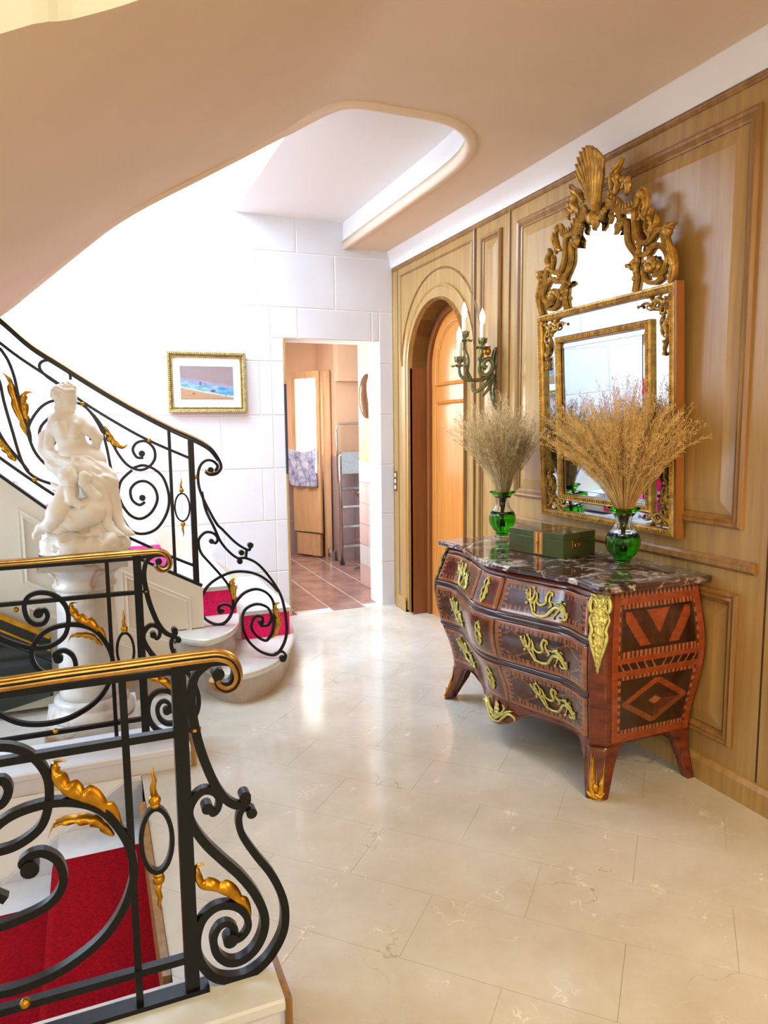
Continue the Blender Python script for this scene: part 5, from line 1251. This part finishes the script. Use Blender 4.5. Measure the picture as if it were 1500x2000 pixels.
obj('backing_board', G().prism([(-HW+.01, .01), (HW-.01, .01), (HW-.01, H1-.01), (-HW+.01, H1-.01)], 0.0, .010, fm).data(), 'giltwood_side', mi)
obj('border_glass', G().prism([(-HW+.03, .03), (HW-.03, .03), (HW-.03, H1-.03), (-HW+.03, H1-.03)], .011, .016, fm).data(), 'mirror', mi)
IU, IV0, IV1 = .345, .092, .945
inf = mframe('inner_frame', -IU, IU, IV0, IV1, .034, [(0, .012), (0, .032), (.2, .040), (.5, .036), (.75, .042), (.92, .034), (1, .020)], 'giltwood')
def carving(name, segs, par, amp=.0065, m='giltwood'):
    g = G(); rd = random.Random(7)
    for (a, b, d) in segs:
        a = np.array(a); b = np.array(b); L = np.linalg.norm(b-a); n = int(L/.017)
        for k in range(n):
            p = a + (b-a)*(k+.5)/n; g.sphere(fm(p[0], p[1], d), amp*(1 if k % 2 else .75), 6, 4, (.8, 1, 1))
    o = obj(name, g.data(), m, par, smooth=True); o['kind'] = 'stuff'; return o
k = .019
carving('carved_edge', [((-HW+k, k), (HW-k, k), .044), ((-HW+k, H1-k), (HW-k, H1-k), .044), ((-HW+k, k), (-HW+k, H1-k), .044), ((HW-k, k), (HW-k, H1-k), .044)], of)
k = .017
carving('carved_edge', [((-IU+k, IV0+k), (IU-k, IV0+k), .038), ((-IU+k, IV1-k), (IU-k, IV1-k), .038), ((-IU+k, IV0+k), (-IU+k, IV1-k), .038), ((IU-k, IV0+k), (IU-k, IV1-k), .038)], inf)
iu, iv0, iv1 = IU-.032, IV0+.032, IV1-.032; bv = .028
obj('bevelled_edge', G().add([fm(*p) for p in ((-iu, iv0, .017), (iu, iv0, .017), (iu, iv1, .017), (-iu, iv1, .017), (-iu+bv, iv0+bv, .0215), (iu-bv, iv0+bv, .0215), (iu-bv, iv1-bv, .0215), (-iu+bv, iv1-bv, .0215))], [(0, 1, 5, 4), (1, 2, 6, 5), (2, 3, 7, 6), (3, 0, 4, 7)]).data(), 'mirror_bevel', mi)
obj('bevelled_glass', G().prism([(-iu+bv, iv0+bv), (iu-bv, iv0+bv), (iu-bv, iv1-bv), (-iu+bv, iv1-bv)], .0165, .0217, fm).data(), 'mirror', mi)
obj('bevel_line', planar_sweep(G(), [(-iu+bv, iv0+bv), (iu-bv, iv0+bv), (iu-bv, iv1-bv), (-iu+bv, iv1-bv)], .003, .004, lambda a, b, d: fm(a, b, .0215+d), smooth=0, closed=True).data(), 'dark_line', mi)
# corner spandrels: pierced leafwork
def spandrel(su, sv):
    g = G(); cu, cv_ = su*(HW-.04), (.035 if sv > 0 else H1-.035)
    f = lambda a, b, d: fm(cu - su*a, cv_ + sv*b, .020 + d)
    for pts, w in (([(0, .01), (.04, .03), (.075, .012), (.11, .03), (.15, .02), (.185, .035)], .024), ([(.01, 0), (.035, .05), (.012, .09), (.035, .13), (.02, .18), (.04, .225), (.03, .26)], .024),
                   ([(.0, .0), (.03, .03), (.055, .05), (.06, .085)], .026), ([(.03, .04), (.07, .055), (.10, .045), (.125, .06)], .016), ([(.04, .07), (.055, .11), (.045, .15), (.055, .17)], .014),
                   ([(.06, .0), (.09, .02), (.12, .0), (.15, .004)], .014), ([(.0, .06), (.012, .10), (.0, .14), (.006, .2)], .013)):
        leaf(g, pts, w, f, 5, .014, th=.006)
    for pts in ([(.02, .02), (.05, .045), (.05, .075), (.03, .08), (.025, .06)], [(.08, .03), (.10, .055), (.13, .05), (.13, .03)], [(.03, .12), (.05, .15), (.03, .18), (.015, .165)]):
        g.tube([f(a, b, .008) for a, b in [tuple(c) for c in cr(pts, 4)]], .0045, 6)
    for (a, b) in ((.02, .02), (.06, .06), (.12, .035), (.035, .11), (.03, .2), (.18, .035), (.03, .25)): g.sphere(f(a, b, .012), .008, 7, 5)
    obj('corner_carving', g.data(), 'verdigris' if False else 'giltwood', mi, smooth=True)
for su in (1, -1):
    for sv in (1, -1): spandrel(su, sv)
# crest
half_outer = [(.456, 1.075), (.472, 1.11), (.476, 1.158), (.460, 1.211), (.425, 1.245), (.412, 1.296), (.383, 1.304), (.36, 1.289), (.326, 1.269), (.285, 1.276), (.257, 1.318), (.245, 1.382), (.240, 1.425), (.176, 1.436), (.128, 1.484), (.071, 1.512), (0, 1.52)]
poly = [tuple(p) for p in half_outer] + [(-a, b) for a, b in half_outer[::-1][1:]]
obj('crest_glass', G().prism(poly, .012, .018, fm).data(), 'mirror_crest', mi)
obj('crest_backing', G().prism(poly, 0.0, .011, fm).data(), 'giltwood_side', mi)
inner = [(.245, 1.075), (.259, 1.131), (.251, 1.171), (.26, 1.203), (.253, 1.233), (.221, 1.269), (.201, 1.307), (.195, 1.386), (.161, 1.399), (.146, 1.437), (.113, 1.468), (.067, 1.488)]
midc = [(.253, 1.233), (.292, 1.225), (.326, 1.224), (.353, 1.244), (.389, 1.243), (.424, 1.216), (.44, 1.183), (.431, 1.149), (.398, 1.123), (.359, 1.126)]
spir = [(.411, 1.107), (.365, 1.092), (.318, 1.110), (.301, 1.147), (.315, 1.177), (.352, 1.186), (.389, 1.171), (.392, 1.146), (.366, 1.134), (.345, 1.154)]
csc = [(.083, 1.528), (.143, 1.487), (.187, 1.445), (.258, 1.443), (.270, 1.471), (.293, 1.490), (.322, 1.470), (.322, 1.425), (.299, 1.375)]
mp = [(-.5, -.35), (-.5, .25), (-.25, .5), (0, .25), (.25, .5), (.5, .25), (.5, -.35)]
for m in (1, -1):
    mm = lambda a, b, d, m=m: fm(a*m, b, .030 + d)
    for pts, w, nm in ((half_outer[:-1], .024, 'outer_strapwork'), (inner, .022, 'inner_strapwork'), (midc, .022, 'scroll_strapwork'), (spir, .018, 'spiral_scroll'), (csc, .028, 'crest_scroll')):
        obj(nm, planar_sweep(G(), pts, w, .026, mm, prof=mp, smooth=5).data(), 'giltwood', mi)
    g = G(); L = lambda pts, w, n=4, d=.022, sd=1: leaf(g, pts, w, lambda a, b, dd: fm(a*m, b, .036 + dd), n, d, th=.008, side=sd*m)
    L([(.27, 1.37), (.31, 1.39), (.325, 1.43), (.31, 1.47), (.29, 1.50)], .022); L([(.32, 1.36), (.30, 1.40), (.31, 1.44)], .02)
    L([(.335, 1.275), (.36, 1.30), (.37, 1.34), (.355, 1.375), (.37, 1.40)], .030, 5, .03); L([(.34, 1.30), (.39, 1.33), (.385, 1.37)], .022); L([(.35, 1.28), (.33, 1.33), (.335, 1.36)], .02)
    L([(.44, 1.25), (.455, 1.275), (.47, 1.30), (.50, 1.305)], .03, 4); L([(.42, 1.27), (.45, 1.30), (.485, 1.285)], .024, 4)
    L([(.46, 1.09), (.478, 1.15), (.465, 1.21), (.45, 1.27)], .026, 7); L([(.22, 1.19), (.245, 1.20), (.262, 1.175), (.26, 1.14)], .022, 4); L([(.262, 1.215), (.24, 1.185), (.215, 1.20), (.205, 1.185)], .02, 4)
    L([(.16, 1.41), (.145, 1.385), (.15, 1.36), (.13, 1.345)], .024, 4); L([(.195, 1.40), (.165, 1.38), (.16, 1.355)], .02, 4); L([(.12, 1.47), (.105, 1.44), (.115, 1.42), (.10, 1.40)], .016, 4)
    L([(.07, 1.49), (.05, 1.46), (.04, 1.43)], .02, 4); L([(.31, 1.15), (.34, 1.18), (.37, 1.17), (.365, 1.14)], .034, 6, .02); L([(.28, 1.24), (.285, 1.262), (.272, 1.28)], .016, 3)
    L([(.12, 1.52), (.16, 1.56), (.15, 1.60), (.18, 1.62)], .040, 5, .03); L([(.10, 1.55), (.12, 1.60), (.16, 1.63), (.185, 1.66)], .034, 5, .03); L([(.17, 1.53), (.205, 1.55), (.215, 1.52), (.20, 1.495)], .03, 4, .02)
    for (a, b, r) in ((.455, 1.282, .02), (.35, 1.156, .02), (.30, 1.47, .017), (.29, 1.238, .013), (.15, 1.585, .02), (.36, 1.31, .014), (.19, 1.565, .015), (.26, 1.13, .012)): g.sphere(fm(a*m, b, .045), r, 8, 6)
    for i in range(9):
        t = i/8; a, b = .10 + .15*t, 1.535 - .085*min(1, t*1.7) - .0*t
        g.tube([fm(m*a, b-.012, .046), fm(m*a, b+.012, .046)], .0045, 5)
    obj('leaf_carving', g.data(), 'giltwood', mi, smooth=True)
# shell: fluted fan
def shell(i, j):
    a = (i-.5)*2
    ang = a*.62; rr = .30*j*(1 - .13*a*a) ; lob = .5+.5*math.cos(i*2*math.pi*9)
    u = math.sin(ang*(.35+.65*j**.6))*(.045 + rr*.48) + .010*math.sin(j*3)
    v = 1.455 + rr*(1.0 - .18*a*a) + (.010*lob if j > .9 else 0)
    d = .050 + .030*math.sin(j*2.2) + .011*lob*(.4+.6*j) + .030*max(0, j-.75)*4*.6 - .02*a*a
    return fm(u, v, d)
v1, f1 = grid(90, 26, shell)
v2, _ = grid(90, 26, lambda i, j: tuple(Vector(shell(i, j)) - MN*.02)); n0 = len(v1)
f2 = [tuple(q+n0 for q in f)[::-1] for f in f1]
rim = [(i, n0+i, n0+i+1, i+1) for i in range(90)] + [(26*91+i, 26*91+i+1, n0+26*91+i+1, n0+26*91+i) for i in range(90)] + [(j*91, (j+1)*91, n0+(j+1)*91, n0+j*91) for j in range(26)] + [(j*91+90, n0+j*91+90, n0+(j+1)*91+90, (j+1)*91+90) for j in range(26)]
obj('shell', (v1+v2, f1+f2+rim), 'giltwood', mi, smooth=True)
g = G(); leaf(g, [(-.02, 1.50), (0, 1.46), (.01, 1.43), (0, 1.395)], .05, lambda a, b, d: fm(a, b, .045+d), 4, .03, th=.01)
g.sphere(fm(0, 1.455, .055), .03, 10, 8)
obj('shell_base', g.data(), 'giltwood', mi, smooth=True)

# ------------------------------------------------------------------ wall sconce
sc = thing('wall_sconce', (XR, 3.70, 1.85), 'green bronze three light wall sconce with candle bulbs beside the arched door', 'sconce')
def T(name, pts, r, par=sc, m='verdigris', n=8): 
    C = [tuple(p) for p in cr(pts, 6)]; k = len(C)
    rad = [(r[0] + (r[1]-r[0])*i/(k-1)) for i in range(k)] if isinstance(r, tuple) else r
    return obj(name, G().tube(C, rad, n).data(), m, par, smooth=True)
T('scroll_stem', [(2.335, 3.885, 1.64), (2.32, 3.885, 1.70), (2.31, 3.88, 1.78), (2.32, 3.875, 1.86), (2.33, 3.88, 1.95), (2.345, 3.87, 1.99)], (.006, .015))
T('scroll_loop', [(2.25, 3.88, 1.965), (2.235, 3.885, 1.91), (2.23, 3.875, 1.855), (2.25, 3.86, 1.825), (2.29, 3.85, 1.84), (2.31, 3.85, 1.89), (2.29, 3.855, 1.925), (2.26, 3.86, 1.915), (2.25, 3.865, 1.885), (2.27, 3.86, 1.87)], (.012, .017))
T('lower_leaf', [(2.32, 3.86, 1.83), (2.27, 3.86, 1.775), (2.22, 3.865, 1.735), (2.19, 3.88, 1.735), (2.18, 3.885, 1.78)], (.016, .009))
T('lower_leaf', [(2.33, 3.87, 1.82), (2.30, 3.87, 1.76), (2.27, 3.87, 1.72), (2.25, 3.87, 1.70)], (.015, .006))
T('sconce_arm', [(2.30, 3.86, 1.83), (2.25, 3.845, 1.805), (2.19, 3.84, 1.795), (2.13, 3.842, 1.795), (2.09, 3.848, 1.815), (2.078, 3.854, 1.85), (2.08, 3.856, 1.872)], (.013, .009))
T('sconce_arm', [(2.15, 3.842, 1.80), (2.135, 3.86, 1.85), (2.165, 3.90, 1.90), (2.18, 3.94, 1.95), (2.16, 3.95, 1.995), (2.17, 3.958, 2.037)], (.013, .009))
T('sconce_arm', [(2.25, 3.87, 1.90), (2.225, 3.865, 1.93), (2.235, 3.86, 1.96), (2.24, 3.86, 1.987)], (.014, .010))
T('arm_twig', [(2.13, 3.842, 1.80), (2.115, 3.845, 1.825), (2.12, 3.85, 1.84)], (.008, .003))
g = G()
for pts, w in (([(3.885, 1.62), (3.895, 1.70), (3.875, 1.76), (3.885, 1.82)], .035), ([(3.845, 1.72), (3.865, 1.80), (3.855, 1.88), (3.865, 1.99)], .032), ([(3.925, 1.86), (3.895, 1.92), (3.885, 1.98), (3.875, 2.0)], .03)):
    leaf(g, pts, w, lambda a, b, d: (XR-.012-d, a, b), 5, .02, th=.006)
obj('back_plate', g.data(), 'verdigris', sc, smooth=True)
g = G(); g.sphere((2.29, 3.885, 1.975), .024, 10, 8, (1, 1, 1.2)); obj('gilt_flower', g.data(), 'gilt', sc, smooth=True)
for k, (x, y, z, dy) in enumerate(((2.08, 3.856, 1.872, 0), (2.17, 3.958, 2.036, 0), (2.24, 3.86, 1.987, 0))):
    cu = obj('candle_cup', G().lathe([(.006, -.005), (.012, .0), (.034, .006), (.036, .010), (.014, .014), (.012, .020), (.022, .032), (.025, .048), (.026, .060), (.021, .062)], (x, y, z), 20).data(), 'verdigris', sc, smooth=True)
    g = G()
    for a in range(5):
        an = a*1.257 + k; g.tube([(x+.030*math.cos(an), y+.030*math.sin(an), z+.008), (x+.044*math.cos(an), y+.044*math.sin(an), z+.004), (x+.050*math.cos(an), y+.050*math.sin(an), z+.013)], [.007, .006, .003], 6)
        g.tube([(x+.021*math.cos(an), y+.021*math.sin(an), z+.030), (x+.027*math.cos(an), y+.027*math.sin(an), z+.055), (x+.031*math.cos(an), y+.031*math.sin(an), z+.064)], [.006, .005, .002], 6)
    obj('cup_leaves', g.data(), 'verdigris', cu, smooth=True)
    cs = obj('candle_sleeve', G().lathe([(.0155, .055), (.016, .060), (.016, .145), (.012, .147)], (x, y, z), 16).data(), 'candle', sc, smooth=True)
    obj('flame_bulb', G().lathe([(.011, .147), (.015, .160), (.018, .178), (.0165, .198), (.010, .218), (.004, .233), (.001, .240)], (x, y, z), 16).data(), 'bulb', cs, smooth=True)

# light switch on the oak edge
sw = thing('light_switch', (XR, 5.475, 1.07), 'brass plate with three white switch keys at the edge of the panelling', 'switch')
obj('brass_plate', G().box(XR-.006, XR, 5.455, 5.505, .985, 1.150).data(), 'brass', sw)
for z in (1.015, 1.067, 1.118): obj('switch_key', G().box(XR-.011, XR-.006, 5.468, 5.492, z-.015, z+.015).data(), 'switch', sw)

# ------------------------------------------------------------------ things in the kitchen
kd = thing('tall_cupboard_door', (2.30, 7.95, .5), 'tall narrow varnished wooden door with glowing upper panel imitating a window reflection in the kitchen', 'door')
def kq(u, v, d): # plane from (2.24,8.22) to (2.40,7.83)
    a = Vector((2.235, 8.24, 0)); b = Vector((2.455, 7.86, 0)); t = (b-a).normalized(); n = Vector((-t.y, t.x, 0)); n = n if n.x < 0 else -n
    return tuple(a + t*u + n*d + Vector((0, 0, v)))
KL = math.hypot(.22, .38)
obj('door_leaf', G().prism([(0, .30), (KL, .30), (KL, 1.0), (0, 1.0)], 0, .03, kq).data(), 'cupboard', kd)
obj('door_leaf', G().prism([(0, 1.0), (.06, 1.0), (.06, 2.16), (0, 2.16)], 0, .03, kq).prism([(KL-.05, 1.0), (KL, 1.0), (KL, 2.16), (KL-.05, 2.16)], 0, .03, kq).prism([(.06, 2.08), (KL-.05, 2.08), (KL-.05, 2.16), (.06, 2.16)], 0, .03, kq).data(), 'cupboard', kd)
obj('glowing_reflection', G().prism([(.06, 1.0), (KL-.05, 1.0), (KL-.05, 2.08), (.06, 2.08)], .008, .018, kq).data(), 'window_glow', kd)  # glowing panel stands for a window mirrored in the door
obj('side_upright', G().box(2.47, 2.53, 7.76, 7.84, 0, 2.15).data(), 'cupboard', kd)
obj('base_block', G().prism([(.02, .02), (KL-.04, .02), (KL-.04, .28), (.02, .28)], -.03, .01, kq).data(), 'cupboard', kd)
obj('chrome_foot', G().box(2.46, 2.52, 7.64, 7.72, .0, .14).data(), 'chrome', kd)
v, f = grid(24, 30, lambda i, j: kq(-.03 + (KL+.03)*i*(1-.1*j) + .02*j, 1.30 - .46*j - .06*math.sin(i*3.0)*(1-j), .085 + .022*math.sin(i*14+j*3) + .012*math.sin(i*31-j*8)))
o = obj('hanging_cloth', (v, f), 'plastic_sheet', smooth=True); tag(o, 'crumpled blue and white cloth hanging over the tall kitchen door', 'cloth')
md = o.modifiers.new('thickness', 'SOLIDIFY'); md.thickness = .004
ld = thing('step_ladder', (2.75, 7.4, 0), 'folded aluminium step ladder leaning in the kitchen', 'ladder')
def tubes(name, pts, r, m='steel'): return obj(name, G().tube(pts, r, 8).data(), m, ld, smooth=True)
LX0, LX1, LY = 2.52, 2.84, 7.44
tubes('safety_hoop', [(LX0, LY+.02, .9), (LX0-.0, LY+.08, 1.50), (LX0+.03, LY+.08, 1.56), (LX1-.03, LY+.08, 1.56), (LX1, LY+.08, 1.50), (LX1, LY+.02, .9)], .013)
tubes('side_rail', [(LX0, LY-.05, .02), (LX0+.005, LY, 1.20), (LX0+.03, LY+.01, 1.24)], .017)
tubes('side_rail', [(LX1, LY-.05, .02), (LX1, LY, 1.20), (LX1-.03, LY+.01, 1.24)], .017)
obj('top_platform', G().box(LX0+.02, LX1-.02, LY-.03, LY+.0, 1.01, 1.25).data(), 'steel', ld)
for z in (.20, .42, .64, .84): obj('ladder_step', G().box(LX0+.01, LX1-.01, LY-.09, LY-.01, z, z+.025).data(), 'steel', ld)
for x in (LX0, LX1): obj('rubber_foot', G().box(x-.02, x+.02, LY-.08, LY-.03, 0, .04).data(), 'dark_line', ld)
stl = thing('bar_stool', (2.70, 7.02, 0), 'chrome bar stool with dished seat in front of the ladder', 'stool')
obj('seat', G().lathe([(.03, .70), (.06, .74), (.13, .80), (.165, .84), (.17, .85), (.15, .845), (.05, .80), (.01, .79)], (2.70, 7.02, 0), 32).data(), 'chrome', stl, smooth=True)
obj('column', G().lathe([(.025, .03), (.025, .70)], (2.70, 7.02, 0), 16).data(), 'chrome', stl, smooth=True)
obj('foot_ring', G().rings([[(2.70 + (.13 + .012*math.cos(b))*math.cos(a), 7.02 + (.13+.012*math.cos(b))*math.sin(a), .33 + .012*math.sin(b)) for b in [i*math.pi/4 for i in range(8)]] for a in [i*2*math.pi/28 for i in range(28)]], loop=True).data(), 'chrome', stl, smooth=True)
obj('ring_bar', G().tube([(2.57, 7.02, .33), (2.83, 7.02, .33)], .008, 6).data(), 'chrome', stl)
obj('stool_base', G().lathe([(.165, 0), (.165, .008), (.10, .02), (.03, .035), (.02, .036)], (2.70, 7.02, 0), 32).data(), 'chrome', stl, smooth=True)
dk = thing('round_wall_plate', (2.38, 6.3, 1.75), 'round polished metal dish hung on the kitchen wall', 'dish')
R = []
for i, (r, d) in enumerate(((.002, .035), (.06, .034), (.12, .027), (.17, .014), (.185, .010), (.20, .012), (.205, .006), (.2, 0))):
    R.append([(2.378 - d, 6.17 + r*math.cos(a)*1.0, 1.80 + r*math.sin(a)) for a in [k*2*math.pi/40 for k in range(40)]])
obj('metal_dish', G().rings(R).data(), 'chrome', dk, smooth=True)
# kitchen window giving the daylight
kw = tag(obj('window_1', G().box(1.322, 1.345, 6.2, 7.3, 1.0, 2.4).data(), 'window_glow'), kind='structure')
